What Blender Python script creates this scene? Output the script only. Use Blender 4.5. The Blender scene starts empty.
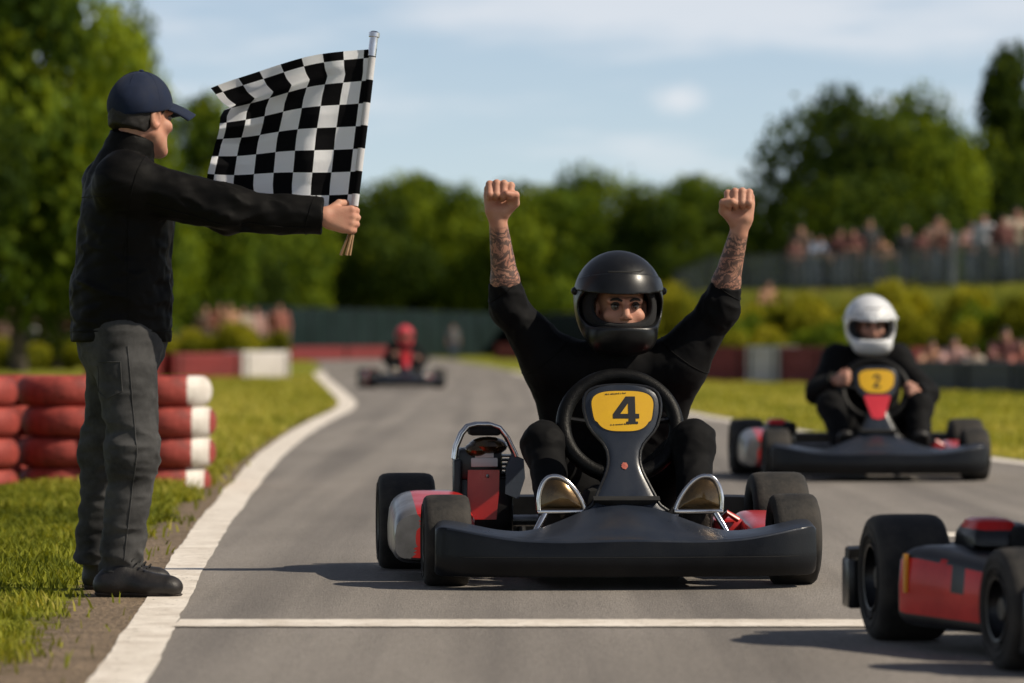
import bpy, bmesh, math, random
import numpy as np
from mathutils import Vector, Matrix
scene = bpy.context.scene
COL = scene.collection
rad = math.radians
CAM_H = 0.87
FPX = 3840.0
def A(*v): return np.array(v, dtype=np.float64)
def at(px, py, d):
    """a point at distance d along the road, read off the photograph's perspective (lens 135 mm)"""
    return A((px - 512.0) * d / FPX, d, CAM_H - (py - 341.5) * d / FPX)

# ------------------------------------------------------------------ materials
def nd(nt, kind, **kw):
    n = nt.nodes.new(kind)
    for k, v in kw.items():
        if k.startswith('i_'):
            n.inputs[k[2:].replace('_', ' ')].default_value = v
        else:
            setattr(n, k, v)
    return n
def rgba(c): return (c[0], c[1], c[2], 1.0)
def material(name, col, rough=.6, metal=0., var=None, var_scale=8., bump=0., bump_scale=60., coat=0., coat_rough=.1, sheen=0., spec=.5, dirt=None, bdist=.01):
    m = bpy.data.materials.new(name); m.use_nodes = True
    nt = m.node_tree; nt.nodes.clear()
    out = nd(nt, 'ShaderNodeOutputMaterial')
    b = nd(nt, 'ShaderNodeBsdfPrincipled')
    b.inputs['Base Color'].default_value = rgba(col)
    b.inputs['Roughness'].default_value = rough
    b.inputs['Metallic'].default_value = metal
    b.inputs['Coat Weight'].default_value = coat
    b.inputs['Coat Roughness'].default_value = coat_rough
    b.inputs['Sheen Weight'].default_value = sheen
    b.inputs['Specular IOR Level'].default_value = spec
    nt.links.new(b.outputs[0], out.inputs[0])
    tc = nd(nt, 'ShaderNodeTexCoord')
    if var is not None:
        n = nd(nt, 'ShaderNodeTexNoise', i_Scale=var_scale, i_Detail=6., i_Roughness=.65)
        nt.links.new(tc.outputs['Object'], n.inputs['Vector'])
        r = nd(nt, 'ShaderNodeValToRGB')
        r.color_ramp.elements[0].position = .35; r.color_ramp.elements[1].position = .68
        r.color_ramp.elements[0].color = rgba(col); r.color_ramp.elements[1].color = rgba(var)
        nt.links.new(n.outputs['Fac'], r.inputs[0])
        nt.links.new(r.outputs[0], b.inputs['Base Color'])
        mr = nd(nt, 'ShaderNodeMapRange'); mr.inputs[1].default_value = .3; mr.inputs[2].default_value = .7
        mr.inputs[3].default_value = max(.02, rough - .08); mr.inputs[4].default_value = min(1., rough + .1)
        nt.links.new(n.outputs['Fac'], mr.inputs[0]); nt.links.new(mr.outputs[0], b.inputs['Roughness'])
    if bump:
        n2 = nd(nt, 'ShaderNodeTexNoise', i_Scale=bump_scale, i_Detail=4.)
        nt.links.new(tc.outputs['Object'], n2.inputs['Vector'])
        bp = nd(nt, 'ShaderNodeBump', i_Strength=bump, i_Distance=bdist)
        nt.links.new(n2.outputs['Fac'], bp.inputs['Height'])
        nt.links.new(bp.outputs[0], b.inputs['Normal'])
    m['_b'] = b.name
    return m
def bsdf(m): return m.node_tree.nodes[m['_b']]

# ------------------------------------------------------------------ objects
def tag(o, label=None, cat=None, group=None, kind=None):
    if label: o['label'] = label
    if cat: o['category'] = cat
    if group: o['group'] = group
    if kind: o['kind'] = kind
    return o
def empty(name, loc=(0, 0, 0), rz=0., parent=None, scale=1.):
    o = bpy.data.objects.new(name, None); COL.objects.link(o)
    o.location = tuple(loc); o.rotation_euler = (0, 0, rz); o.scale = (scale,) * 3
    o.empty_display_size = .1
    if parent: o.parent = parent
    return o
def mesh_np(name, V, F, mats, parent=None, smooth=True, sharp=None, mi=None, attrs=None, uv=None, loc=None):
    """V (n,3); F list of faces or an int array (m,3|4); attrs {name: per-vertex floats}; uv per-vertex (n,2)"""
    me = bpy.data.meshes.new(name)
    V = np.asarray(V, dtype=np.float32)
    if isinstance(F, np.ndarray):
        F = F.astype(np.int32); m, k = F.shape
        me.vertices.add(len(V)); me.vertices.foreach_set('co', V.ravel())
        me.loops.add(m * k); me.loops.foreach_set('vertex_index', F.ravel())
        me.polygons.add(m); me.polygons.foreach_set('loop_start', np.arange(0, m * k, k, dtype=np.int32))
        me.update(calc_edges=True); me.validate()
    else:
        me.from_pydata([tuple(map(float, v)) for v in V], [], F); me.update()
    if not isinstance(mats, (list, tuple)): mats = [mats]
    for m_ in mats: me.materials.append(m_)
    if mi is not None: me.polygons.foreach_set('material_index', np.asarray(mi, dtype=np.int32))
    if attrs:
        for k_, a_ in attrs.items():
            at_ = me.attributes.new(k_, 'FLOAT', 'POINT'); at_.data.foreach_set('value', np.asarray(a_, dtype=np.float32))
    if uv is not None:
        ul = me.uv_layers.new(name='UVMap')
        li = np.empty(len(me.loops), dtype=np.int32); me.loops.foreach_get('vertex_index', li)
        ul.data.foreach_set('uv', np.asarray(uv, dtype=np.float32)[li].ravel())
    if smooth:
        me.shade_smooth()
        if sharp: me.set_sharp_from_angle(angle=rad(sharp))
    o = bpy.data.objects.new(name, me); COL.objects.link(o)
    if parent: o.parent = parent
    if loc is not None: o.location = tuple(loc)
    return o
def copy_tree(o, parent=None):
    c = o.copy(); COL.objects.link(c)
    if parent: c.parent = parent
    for ch in [x for x in bpy.data.objects if x.parent == o]:
        copy_tree(ch, c)
    return c

class MB:
    """collects shapes of one part; build() links them as one mesh object"""
    def __init__(s): s.V = []; s.F = []; s.I = []
    def add(s, V, F, mi=0, M=None):
        n = len(s.V)
        for v in V:
            v = Vector(v)
            if M is not None: v = M @ v
            s.V.append(tuple(v))
        for f in F: s.F.append([n + i for i in f]); s.I.append(mi)
        return s
    def box(s, c, size, bevel=.004, mi=0, rot=None, seg=2, taper=None):
        bm = bmesh.new(); bmesh.ops.create_cube(bm, size=1.)
        for v in bm.verts:
            v.co = Vector((v.co.x * size[0], v.co.y * size[1], v.co.z * size[2]))
            if taper and v.co.z > 0: v.co.x *= taper[0]; v.co.y *= taper[1]
        if bevel: bmesh.ops.bevel(bm, geom=bm.edges[:], offset=bevel, segments=seg, profile=.5, affect='EDGES')
        M = Matrix.Translation(Vector(c))
        if rot is not None: M = M @ (rot if isinstance(rot, Matrix) else Matrix.Rotation(rot, 4, 'Z'))
        bm.verts.index_update()
        s.add([v.co.copy() for v in bm.verts], [[v.index for v in f.verts] for f in bm.faces], mi, M); bm.free(); return s
    def tube(s, pts, r, n=10, mi=0, closed=False, cap=True):
        P = [Vector(p) for p in pts]; m = len(P)
        R = r if isinstance(r, (list, tuple)) else [r] * m
        V = []; prev = None
        for i in range(m):
            if closed: t = P[(i + 1) % m] - P[i - 1]
            else: t = P[min(i + 1, m - 1)] - P[max(i - 1, 0)]
            t.normalize()
            if prev is None:
                u = t.orthogonal().normalized()
            else:
                u = prev - t * prev.dot(t)
                u = u.normalized() if u.length > 1e-6 else t.orthogonal().normalized()
            prev = u; w = t.cross(u)
            for k in range(n):
                a = 2 * math.pi * k / n
                V.append(P[i] + (u * math.cos(a) + w * math.sin(a)) * R[i])
        F = []
        for i in range(m if closed else m - 1):
            j = (i + 1) % m
            for k in range(n):
                F.append([i * n + k, i * n + (k + 1) % n, j * n + (k + 1) % n, j * n + k])
        if cap and not closed:
            F.append(list(range(n))[::-1]); F.append([(m - 1) * n + k for k in range(n)])
        return s.add(V, F, mi)
    def lathe(s, prof, axis='X', c=(0, 0, 0), n=40, mi=0, closed=False, a0=0., a1=2 * math.pi):
        """prof: (radius, along) points"""
        full = abs(a1 - a0 - 2 * math.pi) < 1e-6
        V = []; m = len(prof); cnt = n if full else n + 1
        for k in range(cnt):
            a = a0 + (a1 - a0) * k / n; ca, sa = math.cos(a), math.sin(a)
            for r, l in prof:
                if axis == 'X': V.append((c[0] + l, c[1] + r * ca, c[2] + r * sa))
                elif axis == 'Y': V.append((c[0] + r * ca, c[1] + l, c[2] + r * sa))
                else: V.append((c[0] + r * ca, c[1] + r * sa, c[2] + l))
        F = []
        for k in range(n):
            j = (k + 1) % cnt
            for i in range(m if closed else m - 1):
                F.append([k * m + i, k * m + (i + 1) % m, j * m + (i + 1) % m, j * m + i])
        return s.add(V, F, mi)
    def loft(s, rings, mi=0, cap=True, closed=True):
        m = len(rings); n = len(rings[0]); V = [v for r in rings for v in r]; F = []
        for i in range(m - 1):
            for k in range(n if closed else n - 1):
                F.append([i * n + k, i * n + (k + 1) % n, (i + 1) * n + (k + 1) % n, (i + 1) * n + k])
        if cap and closed:
            F.append(list(range(n))[::-1]); F.append([(m - 1) * n + k for k in range(n)])
        return s.add(V, F, mi)
    def sphere(s, c, r, mi=0, n=16):
        r = (r, r, r) if not isinstance(r, (tuple, list)) else r
        V = []; F = []; m = n // 2
        for i in range(m + 1):
            th = math.pi * i / m
            for k in range(n):
                a = 2 * math.pi * k / n
                V.append((c[0] + r[0] * math.sin(th) * math.cos(a), c[1] + r[1] * math.sin(th) * math.sin(a), c[2] + r[2] * math.cos(th)))
        for i in range(m):
            for k in range(n): F.append([i * n + k, (i + 1) * n + k, (i + 1) * n + (k + 1) % n, i * n + (k + 1) % n])
        return s.add(V, F, mi)
    def prism(s, outline, y0, y1, mi=0, fn=None):
        """outline in x,z; extruded along y; fn maps (x,y,z)"""
        n = len(outline); V = [(x, y0, z) for x, z in outline] + [(x, y1, z) for x, z in outline]
        if fn: V = [fn(v) for v in V]
        F = [list(range(n)), list(range(n, 2 * n))[::-1]] + [[i, i + n, (i + 1) % n + n, (i + 1) % n] for i in range(n)]
        return s.add(V, F, mi)
    def build(s, name, mats, parent=None, smooth=True, sharp=40, loc=None, fix=True):
        o = mesh_np(name, s.V, s.F, mats, None, False, None, s.I)
        me = o.data
        bm = bmesh.new(); bm.from_mesh(me)
        bmesh.ops.remove_doubles(bm, verts=bm.verts[:], dist=1e-6)
        if fix: bmesh.ops.recalc_face_normals(bm, faces=bm.faces[:])
        bm.to_mesh(me); bm.free()
        if smooth:
            me.shade_smooth()
            if sharp: me.set_sharp_from_angle(angle=rad(sharp))
        if parent: o.parent = parent
        if loc is not None: o.location = tuple(loc)
        return o

# ------------------------------------------------------------------ implicit modelling (people, helmets)
def unit(v): v = np.asarray(v, float); return v / np.linalg.norm(v)
def smin(a, b, k):
    if k <= 0: return np.minimum(a, b)
    h = np.clip(k - np.abs(a - b), 0, None) / k
    return np.minimum(a, b) - h * h * k * .25
class SDF:
    def __init__(s, lo, hi, h):
        s.lo = np.asarray(lo, float); s.h = h
        s.n = np.ceil((np.asarray(hi) - s.lo) / h).astype(int) + 2
        s.F = np.full(s.n, .2, dtype=np.float32)
    def _sub(s, lo, hi):
        a = np.clip(np.floor((lo - s.lo) / s.h).astype(int), 0, s.n); b = np.clip(np.ceil((hi - s.lo) / s.h).astype(int) + 1, 0, s.n)
        if np.any(b <= a): return None, None
        g = [s.lo[i] + s.h * np.arange(a[i], b[i]) for i in range(3)]
        return tuple(slice(a[i], b[i]) for i in range(3)), (g[0][:, None, None], g[1][None, :, None], g[2][None, None, :])
    def _apply(s, fn, lo, hi, k, op):
        pad = max(k, .03) + 3 * s.h
        sl, P = s._sub(np.asarray(lo) - pad, np.asarray(hi) + pad)
        if sl is None: return
        d = fn(*P).astype(np.float32)
        if op == 'add': s.F[sl] = smin(s.F[sl], d, k)
        elif op == 'cut': s.F[sl] = -smin(-s.F[sl], d, k)
        elif op == 'and': s.F[sl] = -smin(-s.F[sl], -d, k)
    def cone(s, a, b, ra, rb, k=.02, op='add', flat_b=False, flat_a=False):
        a = np.asarray(a, float); b = np.asarray(b, float); ab = b - a; L2 = ab @ ab; L = math.sqrt(L2)
        def fn(x, y, z):
            px, py, pz = x - a[0], y - a[1], z - a[2]
            t0 = (px * ab[0] + py * ab[1] + pz * ab[2]) / L2
            t = np.clip(t0, 0, 1)
            d = np.sqrt((px - t * ab[0]) ** 2 + (py - t * ab[1]) ** 2 + (pz - t * ab[2]) ** 2) - (ra + (rb - ra) * t)
            if flat_b: d = np.maximum(d, (t0 - 1) * L)
            if flat_a: d = np.maximum(d, -t0 * L)
            return d
        m = max(ra, rb); s._apply(fn, np.minimum(a, b) - m, np.maximum(a, b) + m, k, op); return s
    def ell(s, c, r, R=None, k=.02, op='add'):
        c = np.asarray(c, float); r = np.asarray(r, float); R = np.eye(3) if R is None else R
        def fn(x, y, z):
            px, py, pz = x - c[0], y - c[1], z - c[2]
            q = [(px * R[0, i] + py * R[1, i] + pz * R[2, i]) for i in range(3)]
            k0 = np.sqrt(sum((q[i] / r[i]) ** 2 for i in range(3))); k1 = np.sqrt(sum((q[i] / r[i] ** 2) ** 2 for i in range(3)))
            return k0 * (k0 - 1) / np.maximum(k1, 1e-6)
        m = r.max(); s._apply(fn, c - m, c + m, k, op); return s
    def econe(s, a, b, side, ra, rb, k=.03, op='add', flat_b=False):
        """capsule with an oval cross-section: ra, rb = (half width along side, half depth)"""
        a = np.asarray(a, float); b = np.asarray(b, float); ab = b - a; L = np.linalg.norm(ab); w = ab / L
        u = np.asarray(side, float); u = unit(u - w * (u @ w)); v = np.cross(w, u)
        def fn(x, y, z):
            px, py, pz = x - a[0], y - a[1], z - a[2]
            t0 = px * w[0] + py * w[1] + pz * w[2]; t = np.clip(t0 / L, 0, 1)
            pu = px * u[0] + py * u[1] + pz * u[2]; pv = px * v[0] + py * v[1] + pz * v[2]; pw = t0 - t * L
            ru = ra[0] + (rb[0] - ra[0]) * t; rv = ra[1] + (rb[1] - ra[1]) * t; rm = np.minimum(ru, rv)
            qu, qv, qw = pu / ru, pv / rv, pw / rm
            k0 = np.sqrt(qu ** 2 + qv ** 2 + qw ** 2); k1 = np.sqrt((qu / ru) ** 2 + (qv / rv) ** 2 + (qw / rm) ** 2)
            d = k0 * (k0 - 1) / np.maximum(k1, 1e-6)
            if flat_b: d = np.maximum(d, t0 - L)
            return d
        m = max(ra + rb); s._apply(fn, np.minimum(a, b) - m, np.maximum(a, b) + m, k, op); return s
    def plane(s, p, n, lo, hi, k=0.):
        """keep the side the normal points away from, inside lo..hi"""
        n = unit(n); p = np.asarray(p, float)
        s._apply(lambda x, y, z: (x - p[0]) * n[0] + (y - p[1]) * n[1] + (z - p[2]) * n[2], lo, hi, k, 'and'); return s
    def noise(s, fn):
        """displace the surface: fn is read only near it"""
        I = np.flatnonzero(np.abs(s.F) < .035); f = s.F.reshape(-1)
        for q in np.array_split(I, max(1, len(I) // 400000)):
            i, j, k = np.unravel_index(q, s.F.shape)
            f[q] += fn(s.lo[0] + s.h * i, s.lo[1] + s.h * j, s.lo[2] + s.h * k).astype(np.float32)
        return s
    def mesh(s):
        F = s.F; S = F < 0
        n = F.shape
        cs = [(i, j, k) for i in (0, 1) for j in (0, 1) for k in (0, 1)]
        sh = tuple(x - 1 for x in n)
        cnt = np.zeros(sh, dtype=np.int8)
        for i, j, k in cs: cnt += S[i:n[0] - 1 + i, j:n[1] - 1 + j, k:n[2] - 1 + k]
        act = (cnt > 0) & (cnt < 8)
        idx = np.full(sh, -1, dtype=np.int32); I = np.argwhere(act); idx[act] = np.arange(len(I))
        val = {c: F[I[:, 0] + c[0], I[:, 1] + c[1], I[:, 2] + c[2]].astype(np.float64) for c in cs}
        acc = np.zeros((len(I), 3)); num = np.zeros(len(I))
        for c in cs:
            for ax in range(3):
                if c[ax] == 0:
                    e = list(c); e[ax] = 1; e = tuple(e)
                    a, b = val[c], val[e]; m = (a < 0) != (b < 0)
                    t = np.where(m, a / np.where(a == b, 1, a - b), 0)
                    p = np.tile(np.array(c, float), (len(I), 1)); p[:, ax] = t
                    acc += p * m[:, None]; num += m
        V = s.lo + s.h * (I + acc / num[:, None])
        faces = []
        for ax in range(3):
            u, w = [(1, 2), (2, 0), (0, 1)][ax]
            a = [slice(None)] * 3; b = [slice(None)] * 3; a[ax] = slice(0, n[ax] - 1); b[ax] = slice(1, n[ax])
            sa, sb = S[tuple(a)], S[tuple(b)]
            E = np.argwhere(sa != sb)
            E = E[(E[:, u] > 0) & (E[:, w] > 0) & (E[:, u] < n[u] - 1) & (E[:, w] < n[w] - 1)]
            fl = sa[E[:, 0], E[:, 1], E[:, 2]]
            def cell(du, dw):
                q = E.copy(); q[:, u] += du; q[:, w] += dw
                return idx[q[:, 0], q[:, 1], q[:, 2]]
            q = np.stack([cell(-1, -1), cell(0, -1), cell(0, 0), cell(-1, 0)], 1)
            q[~fl] = q[~fl][:, ::-1]
            faces.append(q)
        Q = np.concatenate(faces); del idx, cnt, act
        Q = Q[(Q >= 0).all(1)]
        return V, Q
def vnoise(P, seed, freq, octaves=3):
    """smooth pseudo-noise of points (x, y, z arrays that broadcast), about -1..1"""
    rng = np.random.RandomState(seed); out = 0; amp = 1.; tot = 0
    for o in range(octaves):
        acc = 0
        for i in range(4):
            k = rng.normal(size=3); k *= freq / np.linalg.norm(k) * rng.uniform(.7, 1.3)
            k2 = rng.normal(size=3) * freq * .7
            acc = acc + np.sin(P[0] * k[0] + P[1] * k[1] + P[2] * k[2] + rng.uniform(0, 6.3) + 1.6 * np.sin(P[0] * k2[0] + P[1] * k2[1] + P[2] * k2[2] + rng.uniform(0, 6.3)))
        out = out + amp * acc / 2.4; tot += amp; amp *= .5; freq *= 2.1
    return out / tot
# ------------------------------------------------------------------ material set
MT = {}
MT['black_cloth'] = material('black_cloth', (.0026, .0026, .003), .75, var=(.0050, .0050, .0056), var_scale=14, bump=.25, bump_scale=420, sheen=.012, spec=.12, bdist=.002)
MT['jacket_cloth'] = material('jacket_cloth', (.0022, .0021, .0020), .62, var=(.0048, .0044, .0041), var_scale=10, bump=.3, bump_scale=260, sheen=.0, spec=.10, bdist=.002)
MT['denim'] = material('denim', (.015, .015, .0152), .85, var=(.072, .071, .070), var_scale=6, bump=.4, bump_scale=500, sheen=.05, spec=.2, bdist=.002)
MT['navy'] = material('navy', (.0045, .010, .030), .8, var=(.007, .015, .042), var_scale=18, bump=.3, bump_scale=600, sheen=.05, spec=.25, bdist=.002)
MT['shoe'] = material('shoe_leather', (.007, .006, .0055), .5, var=(.014, .011, .010), var_scale=20, bump=.3, bump_scale=140, bdist=.003)
MT['sole'] = material('sole', (.03, .022, .017), .8, bump=.2, bump_scale=200)
MT['hair'] = material('hair', (.008, .006, .005), .7, bump=.6, bump_scale=500, bdist=.003)
MT['white_eye'] = material('eye_white', (.17, .14, .125), .35, coat=.15)
MT['iris'] = material('eye_iris', (.03, .017, .009), .2, coat=.6)
MT['helmet_black'] = material('helmet_black', (.0035, .0038, .0046), .36, var=(.0055, .006, .007), var_scale=9, coat=.10, coat_rough=.3, bump=.03, bump_scale=300, spec=.35)
MT['helmet_gloss'] = material('helmet_gloss', (.008, .008, .009), .16, coat=.8, coat_rough=.08)
MT['helmet_lining'] = material('helmet_lining', (.005, .005, .006), .95, bump=.4, bump_scale=300)
MT['helmet_white'] = material('helmet_white', (.72, .73, .75), .3, var=(.62, .63, .66), var_scale=6, coat=.5, coat_rough=.1)
MT['helmet_red'] = material('helmet_red', (.62, .035, .05), .3, coat=.5)
MT['rubber'] = material('rubber', (.010, .0095, .009), .8, var=(.050, .044, .038), var_scale=9, bump=.35, bump_scale=90, bdist=.004, spec=.4)
MT['kart_plastic'] = material('kart_plastic', (.0028, .0036, .0056), .34, var=(.0070, .0080, .0100), var_scale=4, spec=.22, bump=.07, bump_scale=150, coat=.08, coat_rough=.2)
MT['panel_grey'] = material('panel_grey', (.014, .019, .030), .33, var=(.021, .026, .037), var_scale=6, bump=.06, bump_scale=260, coat=.22, coat_rough=.2, spec=.4)
MT['black_plastic'] = material('black_plastic', (.0045, .0045, .005), .36, var=(.009, .009, .0095), var_scale=8, bump=.08, bump_scale=160)
MT['matte_black'] = material('matte_black', (.0035, .0035, .0035), .85, var=(.006, .006, .006), var_scale=12)
MT['chrome'] = material('chrome', (.72, .70, .68), .16, metal=1., var=(.55, .52, .5), var_scale=25)
MT['steel'] = material('steel', (.30, .29, .28), .35, metal=1., var=(.18, .17, .16), var_scale=15, bump=.1, bump_scale=120)
MT['dark_steel'] = material('dark_steel', (.05, .05, .052), .4, metal=1., var=(.03, .03, .03), var_scale=15)
MT['silver_paint'] = material('silver_paint', (.24, .23, .23), .36, metal=.5, var=(.14, .135, .13), var_scale=6, coat=.2)
MT['red_paint'] = material('red_paint', (.50, .020, .016), .32, var=(.40, .014, .012), var_scale=7, coat=.4, coat_rough=.15)
MT['red_dark'] = material('red_dark', (.68, .016, .012), .42, var=(.45, .010, .009), var_scale=5, coat=.22, coat_rough=.16, spec=.2)
MT['yellow'] = material('plate_yellow', (.74, .43, .012), .45, var=(.68, .37, .01), var_scale=8)
MT['print_black'] = material('print_black', (.010, .010, .012), .5)
MT['badge_red'] = material('badge_red', (.55, .16, .10), .5, var=(.35, .06, .05), var_scale=90)
MT['amber'] = material('amber_bronze', (.13, .075, .020), .24, metal=.7, var=(.03, .018, .008), var_scale=10, coat=.6, coat_rough=.12, bump=.2, bump_scale=30, bdist=.006)
MT['orange'] = material('label_orange', (.75, .30, .01), .5)
MT['label_white'] = material('label_white', (.6, .6, .58), .5)
MT['blue_grey'] = material('blue_grey_plastic', (.06, .075, .10), .42, bump=.06, bump_scale=120)
MT['wood'] = material('pole_wood', (.32, .19, .09), .5, var=(.20, .11, .05), var_scale=24)
MT['bark'] = material('bark', (.055, .042, .03), .9, var=(.10, .08, .06), var_scale=4, bump=.9, bump_scale=12, bdist=.05)
MT['concrete'] = material('concrete', (.13, .13, .125), .85, var=(.08, .08, .078), var_scale=3, bump=.3, bump_scale=40)
MT['galv'] = material('galvanised', (.30, .31, .32), .5, metal=.6, var=(.22, .23, .24), var_scale=4)

def skin_material(name, base, dark):
    m = material(name, base, .55, spec=.35)
    nt = m.node_tree; b = bsdf(m)
    tc = nd(nt, 'ShaderNodeTexCoord')
    n = nd(nt, 'ShaderNodeTexNoise', i_Scale=22., i_Detail=5.)
    nt.links.new(tc.outputs['Object'], n.inputs['Vector'])
    r = nd(nt, 'ShaderNodeValToRGB'); r.color_ramp.elements[0].position = .3; r.color_ramp.elements[1].position = .72
    r.color_ramp.elements[0].color = rgba(base); r.color_ramp.elements[1].color = rgba(dark)
    nt.links.new(n.outputs['Fac'], r.inputs[0])
    # ink on the forearms: flowing bands and rosettes, only where the mesh carries the attribute
    at_ = nd(nt, 'ShaderNodeAttribute', attribute_name='ink')
    n2 = nd(nt, 'ShaderNodeTexNoise', i_Scale=11., i_Detail=3.)
    nt.links.new(tc.outputs['Object'], n2.inputs['Vector'])
    mx = nd(nt, 'ShaderNodeMix', data_type='VECTOR'); mx.inputs['Factor'].default_value = .16
    nt.links.new(tc.outputs['Object'], mx.inputs[4]); nt.links.new(n2.outputs['Color'], mx.inputs[5])
    w = nd(nt, 'ShaderNodeTexWave', wave_type='RINGS', i_Scale=13., i_Distortion=9., i_Detail=3.)
    w.inputs['Detail Scale'].default_value = 2.2
    nt.links.new(mx.outputs[1], w.inputs['Vector'])
    v = nd(nt, 'ShaderNodeTexVoronoi', feature='DISTANCE_TO_EDGE', i_Scale=34.)
    nt.links.new(mx.outputs[1], v.inputs['Vector'])
    r2 = nd(nt, 'ShaderNodeValToRGB'); r2.color_ramp.elements[0].position = .38; r2.color_ramp.elements[1].position = .6
    r2.color_ramp.elements[0].color = (1, 1, 1, 1); r2.color_ramp.elements[1].color = (.0, .0, .0, 1)
    nt.links.new(w.outputs['Fac'], r2.inputs[0])
    r3 = nd(nt, 'ShaderNodeValToRGB'); r3.color_ramp.elements[0].position = .02; r3.color_ramp.elements[1].position = .09
    r3.color_ramp.elements[0].color = (.9, .9, .9, 1); r3.color_ramp.elements[1].color = (.25, .25, .25, 1)
    nt.links.new(v.outputs['Distance'], r3.inputs[0])
    mxx = nd(nt, 'ShaderNodeMath', operation='MAXIMUM'); nt.links.new(r2.outputs[0], mxx.inputs[0]); nt.links.new(r3.outputs[0], mxx.inputs[1])
    ml = nd(nt, 'ShaderNodeMath', operation='MULTIPLY'); nt.links.new(mxx.outputs[0], ml.inputs[0]); nt.links.new(at_.outputs['Fac'], ml.inputs[1])
    ml2 = nd(nt, 'ShaderNodeMath', operation='MULTIPLY'); nt.links.new(ml.outputs[0], ml2.inputs[0]); ml2.inputs[1].default_value = .82
    cm = nd(nt, 'ShaderNodeMix', data_type='RGBA')
    nt.links.new(ml2.outputs[0], cm.inputs['Factor']); nt.links.new(r.outputs[0], cm.inputs[6]); cm.inputs[7].default_value = (.030, .028, .030, 1)
    nt.links.new(cm.outputs[2], b.inputs['Base Color'])
    b.inputs['Subsurface Weight'].default_value = .03; b.inputs['Subsurface Radius'].default_value = (.02, .008, .004)
    bp = nd(nt, 'ShaderNodeBump', i_Strength=.25, i_Distance=.002)
    n3 = nd(nt, 'ShaderNodeTexNoise', i_Scale=240., i_Detail=3.)
    nt.links.new(tc.outputs['Object'], n3.inputs['Vector']); nt.links.new(n3.outputs['Fac'], bp.inputs['Height']); nt.links.new(bp.outputs[0], b.inputs['Normal'])
    return m
MT['skin'] = skin_material('skin', (.52, .28, .19), (.46, .20, .135))
MT['skin_pale'] = skin_material('skin_pale', (.46, .25, .18), (.40, .19, .14))

def striped_tyre_paint(name, x0, x1, side=True):
    """red paint over rubber, with a white stripe where the tyre's own x lies in x0..x1; scuffed"""
    m = material(name, (.34, .042, .032), .72, bump=.5, bump_scale=30, bdist=.01)
    nt = m.node_tree; b = bsdf(m)
    tc = nd(nt, 'ShaderNodeTexCoord')
    sp = nd(nt, 'ShaderNodeSeparateXYZ'); nt.links.new(tc.outputs['Object'], sp.inputs[0])
    n = nd(nt, 'ShaderNodeTexNoise', i_Scale=9., i_Detail=8., i_Roughness=.7); nt.links.new(tc.outputs['Object'], n.inputs['Vector'])
    r = nd(nt, 'ShaderNodeValToRGB')
    e = r.color_ramp.elements; e[0].position = .30; e[1].position = .62
    e[0].color = (.07, .012, .010, 1); e[1].color = (.34, .048, .034, 1)
    x = e.new(.46); x.color = (.235, .030, .021, 1)
    nt.links.new(n.outputs['Fac'], r.inputs[0])
    n2 = nd(nt, 'ShaderNodeTexNoise', i_Scale=40., i_Detail=5., i_Roughness=.7); nt.links.new(tc.outputs['Object'], n2.inputs['Vector'])
    jit = nd(nt, 'ShaderNodeMath', operation='MULTIPLY_ADD'); nt.links.new(n2.outputs['Fac'], jit.inputs[0]); jit.inputs[1].default_value = .012
    nt.links.new(sp.outputs['X'], jit.inputs[2])
    a1 = nd(nt, 'ShaderNodeMath', operation='GREATER_THAN'); nt.links.new(jit.outputs[0], a1.inputs[0]); a1.inputs[1].default_value = x0 + .006
    a2 = nd(nt, 'ShaderNodeMath', operation='LESS_THAN'); nt.links.new(jit.outputs[0], a2.inputs[0]); a2.inputs[1].default_value = x1 + .006
    a = nd(nt, 'ShaderNodeMath', operation='MULTIPLY'); nt.links.new(a1.outputs[0], a.inputs[0]); nt.links.new(a2.outputs[0], a.inputs[1])
    rw = nd(nt, 'ShaderNodeValToRGB'); rw.color_ramp.elements[0].position = .3; rw.color_ramp.elements[1].position = .6
    rw.color_ramp.elements[0].color = (.42, .36, .31, 1); rw.color_ramp.elements[1].color = (.70, .66, .60, 1)
    nt.links.new(n.outputs['Fac'], rw.inputs[0])
    mx = nd(nt, 'ShaderNodeMix', data_type='RGBA'); nt.links.new(a.outputs[0], mx.inputs['Factor']); nt.links.new(r.outputs[0], mx.inputs[6]); nt.links.new(rw.outputs[0], mx.inputs[7])
    # worn spots
    r3 = nd(nt, 'ShaderNodeValToRGB'); r3.color_ramp.elements[0].position = .66; r3.color_ramp.elements[1].position = .74
    nt.links.new(n2.outputs['Fac'], r3.inputs[0])
    mx2 = nd(nt, 'ShaderNodeMix', data_type='RGBA'); nt.links.new(r3.outputs[0], mx2.inputs['Factor']); nt.links.new(mx.outputs[2], mx2.inputs[6]); mx2.inputs[7].default_value = (.06, .035, .03, 1)
    nt.links.new(mx2.outputs[2], b.inputs['Base Color'])
    return m
MT['tyre_red'] = striped_tyre_paint('tyre_red_paint', 9, 10)
MT['tyre_striped'] = striped_tyre_paint('tyre_red_white_paint', .165, .262)
MT['tyre_striped_wide'] = striped_tyre_paint('tyre_red_white_end_paint', .165, .40)

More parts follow.
